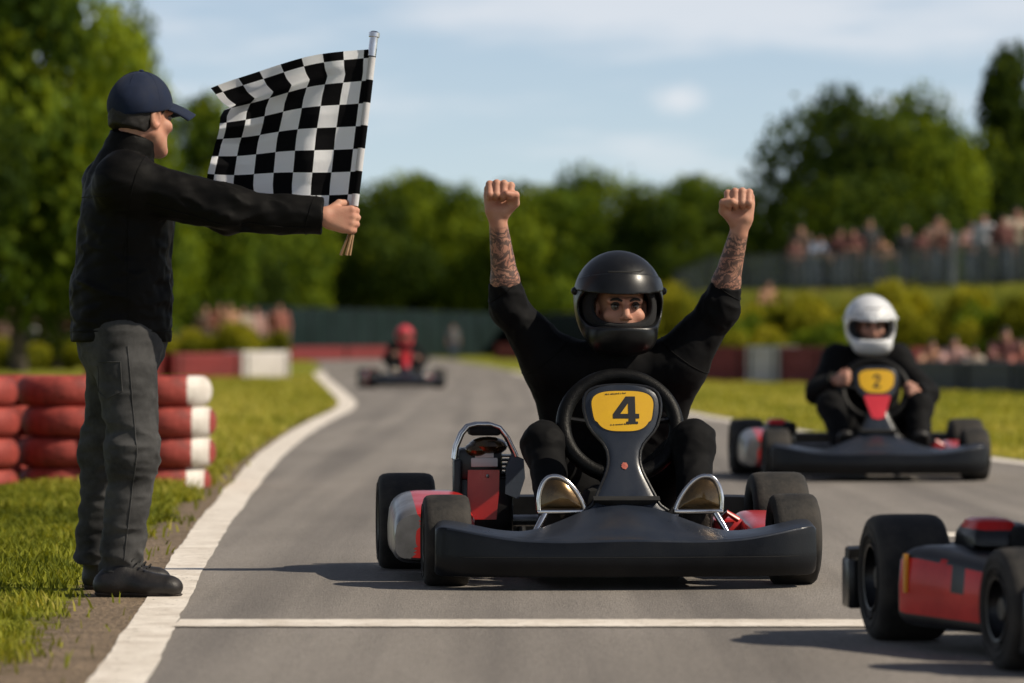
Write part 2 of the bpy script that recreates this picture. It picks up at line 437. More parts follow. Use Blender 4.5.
def checker_material():
    m = material('flag_check', (1, 1, 1), .8, sheen=.0, spec=.06)
    nt = m.node_tree; b = bsdf(m)
    tc = nd(nt, 'ShaderNodeTexCoord')
    mp = nd(nt, 'ShaderNodeMapping'); mp.inputs['Scale'].default_value = (7.9, 6.9, 1); mp.inputs['Location'].default_value = (.45, 1.48, .5)
    nt.links.new(tc.outputs['UV'], mp.inputs[0])
    ck = nd(nt, 'ShaderNodeTexChecker'); ck.inputs['Scale'].default_value = 1.
    ck.inputs['Color1'].default_value = (.84, .85, .88, 1); ck.inputs['Color2'].default_value = (.006, .006, .007, 1)
    nt.links.new(mp.outputs[0], ck.inputs['Vector']); nt.links.new(ck.outputs['Color'], b.inputs['Base Color'])
    n = nd(nt, 'ShaderNodeTexNoise', i_Scale=9., i_Detail=5.); nt.links.new(tc.outputs['Object'], n.inputs['Vector'])
    w = nd(nt, 'ShaderNodeTexWave', i_Scale=120., i_Distortion=1.); nt.links.new(tc.outputs['UV'], w.inputs['Vector'])
    ad = nd(nt, 'ShaderNodeMath', operation='MULTIPLY_ADD'); nt.links.new(w.outputs['Fac'], ad.inputs[0]); ad.inputs[1].default_value = .03; nt.links.new(n.outputs['Fac'], ad.inputs[2])
    bp = nd(nt, 'ShaderNodeBump', i_Strength=.5, i_Distance=.02); nt.links.new(ad.outputs[0], bp.inputs['Height']); nt.links.new(bp.outputs[0], b.inputs['Normal'])
    # thin cloth lets some light through
    tr = nd(nt, 'ShaderNodeBsdfTranslucent'); nt.links.new(ck.outputs['Color'], tr.inputs['Color'])
    ms = nd(nt, 'ShaderNodeMixShader'); ms.inputs[0].default_value = .38
    out = [x for x in nt.nodes if x.type == 'OUTPUT_MATERIAL'][0]
    nt.links.new(b.outputs[0], ms.inputs[1]); nt.links.new(tr.outputs[0], ms.inputs[2]); nt.links.new(ms.outputs[0], out.inputs[0])
    return m
MT['check'] = checker_material()

def leaf_material(name, dark, mid, light, trans=.42):
    m = material(name, mid, .7, spec=.08)
    nt = m.node_tree; b = bsdf(m)
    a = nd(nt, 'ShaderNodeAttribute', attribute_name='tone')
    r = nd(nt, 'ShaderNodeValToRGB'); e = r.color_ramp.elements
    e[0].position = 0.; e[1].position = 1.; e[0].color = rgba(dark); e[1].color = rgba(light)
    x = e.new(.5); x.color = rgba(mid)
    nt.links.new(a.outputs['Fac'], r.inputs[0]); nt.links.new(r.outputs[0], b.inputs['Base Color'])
    tr = nd(nt, 'ShaderNodeBsdfTranslucent')
    tint = nd(nt, 'ShaderNodeMix', data_type='RGBA', blend_type='MULTIPLY'); tint.inputs['Factor'].default_value = 1.
    nt.links.new(r.outputs[0], tint.inputs[6]); tint.inputs[7].default_value = (1.5, 1.35, .5, 1)
    nt.links.new(tint.outputs[2], tr.inputs['Color'])
    ms = nd(nt, 'ShaderNodeMixShader'); ms.inputs[0].default_value = trans
    out = [x for x in nt.nodes if x.type == 'OUTPUT_MATERIAL'][0]
    nt.links.new(b.outputs[0], ms.inputs[1]); nt.links.new(tr.outputs[0], ms.inputs[2]); nt.links.new(ms.outputs[0], out.inputs[0])
    return m
MT['leaf'] = leaf_material('leaf_green', (.014, .032, .005), (.085, .138, .014), (.25, .31, .022))
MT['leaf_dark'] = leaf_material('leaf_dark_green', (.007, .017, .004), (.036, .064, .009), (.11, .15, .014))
MT['leaf_bush'] = leaf_material('leaf_bush_yellow_green', (.045, .06, .005), (.22, .23, .016), (.42, .38, .04))
MT['grass'] = leaf_material('grass_blade', (.085, .105, .014), (.25, .265, .030), (.48, .42, .10), .35)

def ground_material():
    m = material('ground_grass', (.06, .09, .012), .95, spec=.1)
    nt = m.node_tree; b = bsdf(m)
    tc = nd(nt, 'ShaderNodeTexCoord')
    n = nd(nt, 'ShaderNodeTexNoise', i_Scale=.35, i_Detail=8., i_Roughness=.7); nt.links.new(tc.outputs['Object'], n.inputs['Vector'])
    r = nd(nt, 'ShaderNodeValToRGB'); e = r.color_ramp.elements
    e[0].position = .32; e[1].position = .72; e[0].color = (.15, .18, .016, 1); e[1].color = (.36, .31, .07, 1)
    x = e.new(.52); x.color = (.24, .25, .024, 1)
    nt.links.new(n.outputs['Fac'], r.inputs[0])
    n2 = nd(nt, 'ShaderNodeTexNoise', i_Scale=30., i_Detail=5.); nt.links.new(tc.outputs['Object'], n2.inputs['Vector'])
    mx = nd(nt, 'ShaderNodeMix', data_type='RGBA', blend_type='MULTIPLY'); mx.inputs['Factor'].default_value = .7
    r2 = nd(nt, 'ShaderNodeValToRGB'); r2.color_ramp.elements[0].position = .3; r2.color_ramp.elements[0].color = (.45, .45, .45, 1); r2.color_ramp.elements[1].position = .65
    nt.links.new(n2.outputs['Fac'], r2.inputs[0]); nt.links.new(r.outputs[0], mx.inputs[6]); nt.links.new(r2.outputs[0], mx.inputs[7])
    nt.links.new(mx.outputs[2], b.inputs['Base Color'])
    bp = nd(nt, 'ShaderNodeBump', i_Strength=.8, i_Distance=.04); nt.links.new(n2.outputs['Fac'], bp.inputs['Height']); nt.links.new(bp.outputs[0], b.inputs['Normal'])
    return m
MT['ground'] = ground_material()

def asphalt_material():
    m = material('asphalt', (.1, .1, .1), .85, spec=.35)
    nt = m.node_tree; b = bsdf(m)
    tc = nd(nt, 'ShaderNodeTexCoord')
    mp = nd(nt, 'ShaderNodeMapping'); mp.inputs['Scale'].default_value = (1., .22, 1.); nt.links.new(tc.outputs['Object'], mp.inputs[0])
    n = nd(nt, 'ShaderNodeTexNoise', i_Scale=1.1, i_Detail=7., i_Roughness=.6); nt.links.new(mp.outputs[0], n.inputs['Vector'])
    r = nd(nt, 'ShaderNodeValToRGB'); e = r.color_ramp.elements
    e[0].position = .3; e[1].position = .72; e[0].color = (.188, .172, .156, 1); e[1].color = (.276, .253, .231, 1)
    nt.links.new(n.outputs['Fac'], r.inputs[0])
    v = nd(nt, 'ShaderNodeTexVoronoi', i_Scale=120.); nt.links.new(tc.outputs['Object'], v.inputs['Vector'])
    g = nd(nt, 'ShaderNodeTexNoise', i_Scale=55., i_Detail=6., i_Roughness=.8); nt.links.new(tc.outputs['Object'], g.inputs['Vector'])
    r2 = nd(nt, 'ShaderNodeValToRGB'); r2.color_ramp.elements[0].position = .30; r2.color_ramp.elements[1].position = .70
    r2.color_ramp.elements[0].color = (.58, .57, .56, 1); r2.color_ramp.elements[1].color = (1.38, 1.36, 1.33, 1)
    nt.links.new(g.outputs['Fac'], r2.inputs[0])
    mx = nd(nt, 'ShaderNodeMix', data_type='RGBA', blend_type='MULTIPLY'); mx.inputs['Factor'].default_value = 1.
    nt.links.new(r.outputs[0], mx.inputs[6]); nt.links.new(r2.outputs[0], mx.inputs[7])
    # darker rubbered streaks along the racing line
    mp2 = nd(nt, 'ShaderNodeMapping'); mp2.inputs['Scale'].default_value = (3.2, .05, 1.); nt.links.new(tc.outputs['Object'], mp2.inputs[0])
    n3 = nd(nt, 'ShaderNodeTexNoise', i_Scale=1., i_Detail=4.); nt.links.new(mp2.outputs[0], n3.inputs['Vector'])
    r3 = nd(nt, 'ShaderNodeValToRGB'); r3.color_ramp.elements[0].position = .36; r3.color_ramp.elements[1].position = .58
    r3.color_ramp.elements[0].color = (.70, .70, .71, 1)
    nt.links.new(n3.outputs['Fac'], r3.inputs[0])
    mx2 = nd(nt, 'ShaderNodeMix', data_type='RGBA', blend_type='MULTIPLY'); mx2.inputs['Factor'].default_value = 1.
    nt.links.new(mx.outputs[2], mx2.inputs[6]); nt.links.new(r3.outputs[0], mx2.inputs[7])
    nt.links.new(mx2.outputs[2], b.inputs['Base Color'])
    ad = nd(nt, 'ShaderNodeMath', operation='ADD'); nt.links.new(g.outputs['Fac'], ad.inputs[0]); nt.links.new(v.outputs['Distance'], ad.inputs[1])
    bp = nd(nt, 'ShaderNodeBump', i_Strength=.55, i_Distance=.006); nt.links.new(ad.outputs[0], bp.inputs['Height']); nt.links.new(bp.outputs[0], b.inputs['Normal'])
    return m
MT['asphalt'] = asphalt_material()

def worn_paint(name, col):
    """road paint; chips are cut right through so that the asphalt below shows"""
    m = material(name, col, .7, spec=.3)
    nt = m.node_tree; b = bsdf(m)
    tc = nd(nt, 'ShaderNodeTexCoord')
    n = nd(nt, 'ShaderNodeTexNoise', i_Scale=5., i_Detail=9., i_Roughness=.72); nt.links.new(tc.outputs['Object'], n.inputs['Vector'])
    r = nd(nt, 'ShaderNodeValToRGB'); e = r.color_ramp.elements
    e[0].position = .3; e[1].position = .6; e[0].color = (col[0] * .62, col[1] * .58, col[2] * .54, 1); e[1].color = rgba(col)
    nt.links.new(n.outputs['Fac'], r.inputs[0]); nt.links.new(r.outputs[0], b.inputs['Base Color'])
    n2 = nd(nt, 'ShaderNodeTexNoise', i_Scale=38., i_Detail=9., i_Roughness=.75); nt.links.new(tc.outputs['Object'], n2.inputs['Vector'])
    r2 = nd(nt, 'ShaderNodeValToRGB'); r2.color_ramp.elements[0].position = .35; r2.color_ramp.elements[1].position = .41
    nt.links.new(n2.outputs['Fac'], r2.inputs[0]); nt.links.new(r2.outputs[0], b.inputs['Alpha'])
    bp = nd(nt, 'ShaderNodeBump', i_Strength=.5, i_Distance=.006); nt.links.new(n2.outputs['Fac'], bp.inputs['Height']); nt.links.new(bp.outputs[0], b.inputs['Normal'])
    return m
MT['road_white'] = worn_paint('road_white', (.80, .74, .66))

def dirt_material():
    m = material('dirt', (.23, .165, .105), .95, var=(.12, .085, .052), var_scale=5, bump=.9, bump_scale=45, bdist=.03)
    nt = m.node_tree; b = bsdf(m)
    a = nd(nt, 'ShaderNodeAttribute', attribute_name='edge')
    tc = nd(nt, 'ShaderNodeTexCoord')
    n = nd(nt, 'ShaderNodeTexNoise', i_Scale=7., i_Detail=8., i_Roughness=.75); nt.links.new(tc.outputs['Object'], n.inputs['Vector'])
    s = nd(nt, 'ShaderNodeMath', operation='SUBTRACT'); nt.links.new(a.outputs['Fac'], s.inputs[0]); nt.links.new(n.outputs['Fac'], s.inputs[1])
    r = nd(nt, 'ShaderNodeMapRange'); r.inputs[1].default_value = -.05; r.inputs[2].default_value = .12
    nt.links.new(s.outputs[0], r.inputs[0]); nt.links.new(r.outputs[0], b.inputs['Alpha'])
    return m
MT['dirt'] = dirt_material()

def net_material():
    m = material('fence_net', (.19, .21, .225), .7)
    nt = m.node_tree; b = bsdf(m)
    tc = nd(nt, 'ShaderNodeTexCoord')
    n = nd(nt, 'ShaderNodeTexNoise', i_Scale=1.5, i_Detail=4.); nt.links.new(tc.outputs['Object'], n.inputs['Vector'])
    r = nd(nt, 'ShaderNodeMapRange'); r.inputs[1].default_value = .3; r.inputs[2].default_value = .7; r.inputs[3].default_value = .42; r.inputs[4].default_value = .66
    nt.links.new(n.outputs['Fac'], r.inputs[0]); nt.links.new(r.outputs[0], b.inputs['Alpha'])
    return m
MT['net'] = net_material()
MT['net_green'] = material('fence_net_green', (.010, .019, .018), .9, var=(.018, .030, .031), var_scale=.6, spec=.04)
MT['grip'] = material('steering_grip', (.0022, .0022, .0024), .45, var=(.004, .004, .004), var_scale=20, bump=.2, bump_scale=200, spec=.16)
# ------------------------------------------------------------------ people
def frame(fwd, up=(0, 0, 1)):
    """columns: side, forward, up"""
    f = unit(fwd); u = np.asarray(up, float); u = unit(u - f * (u @ f)); s_ = np.cross(f, u)
    return np.stack([s_, f, u], 1)
def add_head(S, c, R, s, neck):
    T = lambda x, y, z: c + R @ (A(x, y, z) * s)
    E = lambda p, r, k, op='add': S.ell(T(*p), A(*r) * s, R, k, op)
    C = lambda p, q, a, b, k=.01, op='add': S.cone(T(*p), T(*q), a * s, b * s, k, op)
    E((0, -.012, .040), (.074, .094, .088), .0)
    E((0, .028, -.035), (.058, .062, .082), .03)
    for sx in (-1, 1):
        C((sx * .056, -.005, -.045), (sx * .018, .068, -.098), .020, .018, .03)
        E((sx * .043, .062, -.022), (.022, .020, .020), .02)
        C((sx * .047, .076, .024), (sx * .012, .091, .024), .010, .010, .014)
        E((sx * .077, -.008, -.004), (.009, .022, .032), .008)
        E((sx * .082, -.004, -.002), (.006, .012, .018), .006, 'cut')
    E((0, .074, -.098), (.022, .018, .016), .016)
    for sx in (-1, 1):
        E((sx * .031, .098, .006), (.017, .014, .011), .014, 'cut')
    C((0, .088, .018), (0, .112, -.024), .0085, .0125, .012)
    for sx in (-1, 1): E((sx * .012, .100, -.029), (.009, .010, .008), .006)
    C((-.020, .080, -.057), (.020, .080, -.057), .0065, .0065, .006)
    C((-.017, .080, -.069), (.017, .080, -.069), .0075, .0075, .005)
    S.cone(T(0, -.022, -.05), neck, .052 * s, .058 * s, .03)
def add_hand(S, w, R, s, pose='fist', k=.0035):
    """R columns: towards the thumb, out of the palm, along the fingers"""
    T = lambda x, y, z: w + R @ (A(x, y, z) * s)
    C = lambda p, q, a, b, kk=k: S.cone(T(*p), T(*q), a * s, b * s, kk * s)
    xs = [.031, .0105, -.0105, -.030]; ln = [.95, 1.05, 1., .85]
    for i, x in enumerate(xs):
        C((x * .45, 0, .008), (x, .001, .080 + .004 * (i in (1, 2))), .016, .0125, .012)
    C((.012, .012, .022), (-.012, .012, .022), .016, .016, .012)
    C((-.022, .006, .02), (-.028, .006, .06), .014, .014, .012)
    for i, x in enumerate(xs):
        L = ln[i]; b = .080 + .004 * (i in (1, 2))
        if pose == 'fist':
            q = [(x, .0, b), (x * .98, .036 * L, b + .012), (x * .95, .048, b - .020 * L), (x * .93, .026, b - .030 * L)]
        elif pose == 'grip':
            q = [(x, .0, b), (x * .98, .030 * L, b + .017 * L), (x * .96, .052 * L, b - .004), (x * .95, .038, b - .024 * L)]
        else:
            q = [(x, .0, b), (x * 1.03, .010, b + .040 * L), (x * 1.03, .028, b + .062 * L), (x * 1.02, .042, b + .076 * L)]
        C(q[0], q[1], .0118, .0108); C(q[1], q[2], .0108, .0098); C(q[2], q[3], .0098, .0082)
    if pose == 'fist':
        q = [(.020, .010, .018), (.046, .022, .044), (.044, .044, .066), (.018, .058, .068)]
    elif pose == 'grip':
        q = [(.020, .010, .018), (.046, .024, .042), (.050, .044, .062), (.034, .060, .070)]
    else:
        q = [(.020, .008, .018), (.048, .016, .044), (.054, .024, .070), (.050, .032, .090)]
    C(q[0], q[1], .0165, .0125, .01); C(q[1], q[2], .0125, .0112); C(q[2], q[3], .0112, .0092)
class Person:
    """joints J in the person's own frame; base is the point that the figure rests on"""
    def __init__(s, J, h=.006, head_s=1.1, hand_s=1.1, girth=1., name='person', label=None, cat='person', group=None, base=(0, 0, 0), skin='skin', fingers=True, ink=False, rz=0., scale=1.):
        s.J = J; s.h = h; s.base = np.asarray(base, float); s.head_s = head_s; s.g = girth
        P = np.array([v for k, v in J.items() if isinstance(v, np.ndarray) and v.shape == (3,)])
        s.lo = P.min(0) - .25; s.hi = P.max(0) + .25
        s.side = unit(J['shR'] - J['shL'])
        s.Rh = frame(J['look'], J.get('head_up', (0, 0, 1)))
        S = SDF(s.lo, s.hi, h); g = girth
        s.trunk(S, -.014)
        for a in 'RL':
            S.cone(J['sh' + a], J['el' + a], .050 * g, .041 * g, .03); S.cone(J['el' + a], J['el' + a] * .7 + J['wr' + a] * .3, .041 * g, .046 * g, .02)
            S.cone(J['el' + a] * .7 + J['wr' + a] * .3, J['wr' + a], .046 * g, .029 * g, .02)
            lg = g * J.get('leg', 1.); S.cone(J['hip' + a], J['kn' + a], .078 * lg, .054 * lg, .04); S.cone(J['kn' + a], J['kn' + a] * .65 + J['an' + a] * .35, .054 * lg, .056 * lg, .03)
            S.cone(J['kn' + a] * .65 + J['an' + a] * .35, J['an' + a], .056 * lg, .036 * lg, .03)
            S.cone(J['heel' + a], J['heel' + a] * .25 + J['toe' + a] * .75, .030 * g, .022 * g, .03); S.cone(J['an' + a], J['heel' + a] * .7 + J['toe' + a] * .3, .034 * g, .034 * g, .02)
            if fingers: add_hand(S, J['wr' + a], J['hand' + a], hand_s, J.get('pose' + a, 'fist'))
            else:
                hd = J['hand' + a][:, 2]; S.cone(J['wr' + a], J['wr' + a] + hd * .10 * hand_s, .030, .034, .02); S.cone(J['wr' + a] + hd * .03, J['wr' + a] + hd * .09 + J['hand' + a][:, 0] * .04, .02, .014, .01)
        add_head(S, J['head'], s.Rh, head_s, J['neck'])
        V, F = S.mesh()
        at_ = None
        if ink:
            inkv = np.zeros(len(V))
            for a in 'RL':
                e, w = J['el' + a], J['wr' + a]; d = w - e; L = np.linalg.norm(d); t = (V - e) @ d / L ** 2
                dist = np.linalg.norm(V - e - np.clip(t, 0, 1)[:, None] * d, axis=1)
                inkv = np.maximum(inkv, (dist < .075 * g) * np.clip((t + .2) * 8, 0, 1) * np.clip((.93 - t) * 14, 0, 1))
            at_ = {'ink': inkv}
        s.o = mesh_np(name, V - s.base, F, MT[skin], attrs=at_ if ink else {'ink': np.zeros(len(V))}, loc=s.base)
        s.o.rotation_euler = (0, 0, rz); s.o.scale = (scale,) * 3
        tag(s.o, label, cat, group)
    def trunk(s, S, d, k=.05):
        J, g = s.J, s.g; sd = s.side
        w = J.get('trunk', ((.165, .115), (.150, .105), (.175, .115)))
        r = [((a + d) * g, (b + d) * g) for a, b in w]
        S.econe(J['pelvis'], J['waist'], sd, r[0], r[1], k); S.econe(J['waist'], J['chest'], sd, r[1], r[2], k)
        S.cone(J['shR'], J['shL'], (.066 + d) * g, (.066 + d) * g, .06)
        m = (J['shR'] + J['shL']) / 2
        S.cone(m, J['neck'], (.085 + d) * g, (.060 + d) * g, .05)
        for a in 'RL': S.cone(J['sh' + a], m * .25 + J['chest'] * .75, (.070 + d) * g, (.075 + d) * g, .05)
    def part(s, name, V, F, mat, parent=None, attrs=None, smooth=True):
        return mesh_np(name, V - s.base, F, mat, parent or s.o, attrs=attrs)
    def top(s, mat, ease=.012, hem=None, sleeve=(1., .9), collar=None, fold=.006, seed=1, h=None, rr=(.062, .056, .050, .044), name='jacket'):
        """sleeve: (full upper arm, share of the forearm)"""
        J = s.J; g = s.g; S = SDF(s.lo, s.hi, h or s.h)
        s.trunk(S, ease)
        if hem is not None and 'hem_r' in J: S.econe(J['waist'], hem, s.side, J['hem_r'][0], J['hem_r'][1], .05)
        for p0, p1, r0, r1 in J.get('drape', ()): S.cone(p0, p1, r0, r1, .06)
        for a in 'RL':
            e, w = J['el' + a], J['wr' + a]; tip = e + (w - e) * sleeve[1]
            S.cone(J['sh' + a], e, (rr[0] + ease) * g, (rr[1] + ease) * g, .05)
            S.cone(e, tip, (rr[2] + ease) * g, (rr[3] + ease) * g, .04, flat_b=True)
        if collar: S.cone(J['neck'] + A(*collar[0]), J['neck'] + A(*collar[1]), collar[2], collar[3], .02, flat_b=True)
        if fold:
            J_ = [J['elR'], J['elL'], J['waist']]
            def fn(x, y, z):
                near = 0
                for p, r in zip(J_, (.16, .16, .24)): near = near + np.exp(-((x - p[0]) ** 2 + (y - p[1]) ** 2 + (z - p[2]) ** 2) / r ** 2)
                n1 = vnoise((x, y, z), seed, 17., 2); n2 = 1 - np.abs(vnoise((x * 1., y * 1., z * 1.6), seed + 7, 24., 2)) * 2
                return -fold * (.35 + near) * (.55 * n1 + .75 * n2)
            S.noise(fn)
        if hem is not None: S.plane(hem, J.get('hem_n', A(0, 0, -1)), s.lo, s.hi, .004)
        V, F = S.mesh()
        return s.part(name, V, F, mat)
    def trousers(s, mat, ease=.012, rise=.08, fold=.006, seed=3, h=None, rr=(.088, .068, .066, .058), stop=.93, name='trousers'):
        J = s.J; g = s.g; S = SDF(s.lo, s.hi, h or s.h)
        w = J.get('trunk', ((.165, .115),))[0]
        up = unit(J['waist'] - J['pelvis'])
        S.econe(J['pelvis'] - up * .03, J['pelvis'] + up * rise, s.side, ((w[0] + ease) * g * .96, (w[1] + ease) * g * .96), ((w[0] + ease) * g * .93, (w[1] + ease) * g * .9), .05, flat_b=True)
        for a in 'RL':
            tip = J['kn' + a] + (J['an' + a] - J['kn' + a]) * stop
            S.cone(J['hip' + a], J['kn' + a], (rr[0] + ease) * g, (rr[1] + ease) * g, .05)
            S.cone(J['kn' + a], tip, (rr[2] + ease) * g, (rr[3] + ease) * g, .05, flat_b=True)
        if fold:
            J_ = [J['knR'], J['knL'], J['anR'], J['anL'], J['pelvis']]
            def fn(x, y, z):
                near = 0
                for p, r in zip(J_, (.14, .14, .15, .15, .15)): near = near + np.exp(-((x - p[0]) ** 2 + (y - p[1]) ** 2 + (z - p[2]) ** 2) / r ** 2)
                n1 = vnoise((x, y, z * .6), seed, 16., 2); n2 = 1 - np.abs(vnoise((x * .8, y * .8, z * 1.9), seed + 5, 22., 2)) * 2
                return -fold * (.3 + near) * (.5 * n1 + .8 * n2)
            S.noise(fn)
        V, F = S.mesh()
        return s.part(name, V, F, mat)
    def seam(s, obj, rays, mat, r=.0016, name='seam'):
        """a stitched line laid on the garment: rays run from a point inside outwards"""
        from mathutils.bvhtree import BVHTree
        t = BVHTree.FromObject(obj, bpy.context.evaluated_depsgraph_get()); pts = []
        for o_, d_ in rays:
            d_ = unit(d_); st = np.asarray(o_) - s.base + d_ * .45
            hit = t.ray_cast(Vector(st), Vector(-d_), .45)[0]
            if hit is not None: pts.append(tuple(np.array(hit) + d_ * r * .35))
        if len(pts) > 2:
            m = MB(); m.tube(pts, r, 6); return m.build(name, mat, obj)
    def shoe(s, a, mat, sole=None, h=None):
        J = s.J; g = s.g; hl, te = J['heel' + a], J['toe' + a]; d = unit(te - hl); up = J.get('shoe_up' + a, A(0, 0, 1)); up = unit(up - d * (up @ d)); sd = np.cross(d, up)
        lo = np.minimum(hl, te) - .16; hi = np.maximum(hl, te) + .18
        S = SDF(lo, hi, h or s.h)
        L = np.linalg.norm(te - hl)
        S.econe(hl, te - d * .012 - up * .006, sd, (.039 * g, .040 * g), (.043 * g, .026 * g), .02); S.econe(hl + d * L * .55 - up * .004, te - d * .035, sd, (.047 * g, .036 * g), (.045 * g, .031 * g), .03)
        S.econe(hl + d * L * .12 + up * .01, J['an' + a] + up * .0, sd, (.042 * g, .046 * g), (.046 * g, .05 * g), .03, flat_b=True)
        S.econe(hl + d * L * .25 + up * .040, te - d * .07 + up * .004, sd, (.036 * g, .036 * g), (.034 * g, .020 * g), .03)
        S.plane(hl - up * .030 * g, -up, lo, hi, .004)
        V, F = S.mesh(); sh = s.part('shoe', V, F, mat)
        if sole:
            m = MB()
            for q in (.40, .47, .54, .61):
                c_ = hl + d * L * q + up * (.094 - .105 * (q - .36)) * g
                m.tube([tuple(c_ + sd * x - up * abs(x) ** 1.5 * 3.2 + d * w - s.base) for x, w in ((-.026, -.006), (-.013, 0), (0, .004), (.013, 0), (.026, -.006))], .0032, 6)
            m.build('lace', MT['matte_black'], sh)
        if sole:
            S = SDF(lo, hi, h or s.h)
            S.econe(hl, te - d * .010, sd, (.043 * g, .05), (.047 * g, .04), .02); S.econe(hl + d * L * .55, te - d * .06, sd, (.051 * g, .05), (.052 * g, .045), .02)
            S.plane(hl - up * .045 * g, -up, lo, hi); S.plane(hl - up * .024 * g, up, lo, hi)
            V, F = S.mesh(); s.part('sole', V, F, sole, sh)
        return sh
    def eyes(s):
        c, R, hs = s.J['head'], s.Rh, s.head_s
        for sx in (-1, 1):
            p = c + R @ (A(sx * .031, .0805, .006) * hs)
            m = MB(); m.sphere((0, 0, 0), .0125 * hs, n=20)
            e = m.build('eye', MT['white_eye'], s.o, loc=p - s.base)
            m = MB(); f = R @ A(0, 1, 0)
            q = f * .0060 * hs; m.sphere(tuple(q), .0086 * hs, n=16)
            m.build('iris', MT['iris'], e)
            m = MB(); pts = [c + R @ (A(sx * x, y, z) * hs) - s.base for x, y, z in ((.012, .101, .022), (.026, .0985, .029), (.040, .090, .028), (.050, .080, .022))]
            m.tube([tuple(v) for v in pts], [.0032 * hs, .0048 * hs, .0042 * hs, .002 * hs], 8); m.build('eyebrow', MT['hair'], s.o)
            m = MB(); pts = [c + R @ (A(sx * x, y, z) * hs) - s.base for x, y, z in ((.019, .0895, .0095), (.026, .0945, .0158), (.036, .0935, .0162), (.045, .0845, .0105))]
            m.tube([tuple(v) for v in pts], [.002 * hs, .0038 * hs, .0038 * hs, .002 * hs], 8); m.build('eyelid', MT['hair'], s.o)
def helmet(parent, base, c, R, s, shell_mat, face_gap=True, h=.005, mats=None, visor_up=True):
    """full-face helmet; R columns: side, forward, up; s scales a shell about .27 wide"""
    T = lambda x, y, z: c + R @ (A(x, y, z) * s)
    lo, hi = c - .3 * s, c + .3 * s
    def shell(grow, hollow):
        S = SDF(lo, hi, h)
        S.ell(T(0, -.012, .018), A(.131, .158, .137) * s + grow, R, 0)
        S.ell(T(0, .020, -.055), A(.108, .128, .105) * s + grow, R, .06)
        S.econe(T(-.055, .085, -.100), T(.055, .085, -.100), R[:, 2], (.042 * s + grow, .045 * s + grow), (.042 * s + grow, .045 * s + grow), .05)
        return S
    S = shell(0, True)
    S.ell(T(0, -.005, .006), A(.104, .128, .112) * s, R, .01, 'cut')
    S.cone(T(0, -.015, -.05), T(0, -.02, -.25), .082 * s, .095 * s, .01, 'cut')
    # eye port
    S.econe(T(-.084, .16, -.012), T(.084, .16, -.012), R[:, 2], (.057 * s, .165 * s), (.057 * s, .165 * s), .012, 'cut')
    S.plane(T(0, 0, -.158), -R[:, 2], lo, hi, .012)
    V, F = S.mesh(); root = mesh_np('helmet', V - base, F, shell_mat, parent)
    # lining seen through the port
    S = SDF(lo, hi, h)
    S.ell(T(0, -.005, .006), A(.112, .136, .120) * s, R, 0); S.ell(T(0, .02, -.06), A(.095, .112, .09) * s, R, .05)
    S.ell(T(0, .004, .0), A(.089, .118, .100) * s, R, .008, 'cut'); S.cone(T(0, 0, -.05), T(0, 0, -.25), .075 * s, .085 * s, .01, 'cut')
    S.econe(T(-.046, .16, -.008), T(.046, .16, -.008), R[:, 2], (.053 * s, .125 * s), (.053 * s, .125 * s), .012, 'cut')
    V, F = S.mesh(); mesh_np('lining', V - base, F, MT['helmet_lining'], root)
    # raised visor band and chin piece, a little proud of the shell
    def band(name, z0, z1, grow, mat, thick=.006, wide=.125, yc=.0):
        S = shell(grow * s, False)
        I = shell((grow - thick) * s, False); S.F = np.maximum(S.F, -I.F)
        S.plane(T(0, 0, z1), R[:, 2] - R[:, 1] * .12, lo, hi, .004); S.plane(T(0, 0, z0), -R[:, 2] - R[:, 1] * .10, lo, hi, .004)
        S.plane(T(0, yc, 0), -R[:, 1], lo, hi, .004)
        V, F = S.mesh(); return mesh_np(name, V - base, F, mat, root)
    band('visor', .040, .074, .0035, shell_mat, .006, yc=.012)
    for sx in (-1, 1):
        m = MB(); q = T(sx * .1295, .008, .036) - base; m.sphere(tuple(q), .012 * s, n=16)
        m.build('visor_pivot', shell_mat, root)
    # vent slots on the brow
    m = MB()
    def surf(x, z, off):
        # front of the crown ellipsoid
        q = 1 - (x / .131) ** 2 - ((z - .018) / .137) ** 2
        return T(x, -.012 + .158 * math.sqrt(max(q, .01)) + off, z) - base
    def strip(pts, w, off=.0012):
        up = [tuple(surf(x, z + w, off)) for x, z in pts]; dn = [tuple(surf(x, z - w, off)) for x, z in pts]
        n = len(pts); m.add(up + dn, [[i, i + 1, n + i + 1, n + i] for i in range(n - 1)])
    strip([(-x, .092) for x in np.linspace(-.045, .05, 12)] + [(-.062, .099)], .0022)
    strip([(-x, .085 + (x - .07) * -.1) for x in np.linspace(.066, .088, 5)], .0018)
    m.build('vent', MT['matte_black'], root, fix=False)
    # lower chin gasket / mouth vent
    m = MB()
    pts = [T(x, .102 + .029 * (1 - (x / .075) ** 2), -.108) - base for x in np.linspace(-.05, .05, 9)]
    m.tube([tuple(p) for p in pts], .007 * s, 8); m.build('mouth_vent', MT['helmet_gloss'] if mats is None else mats[1], root)
    return root
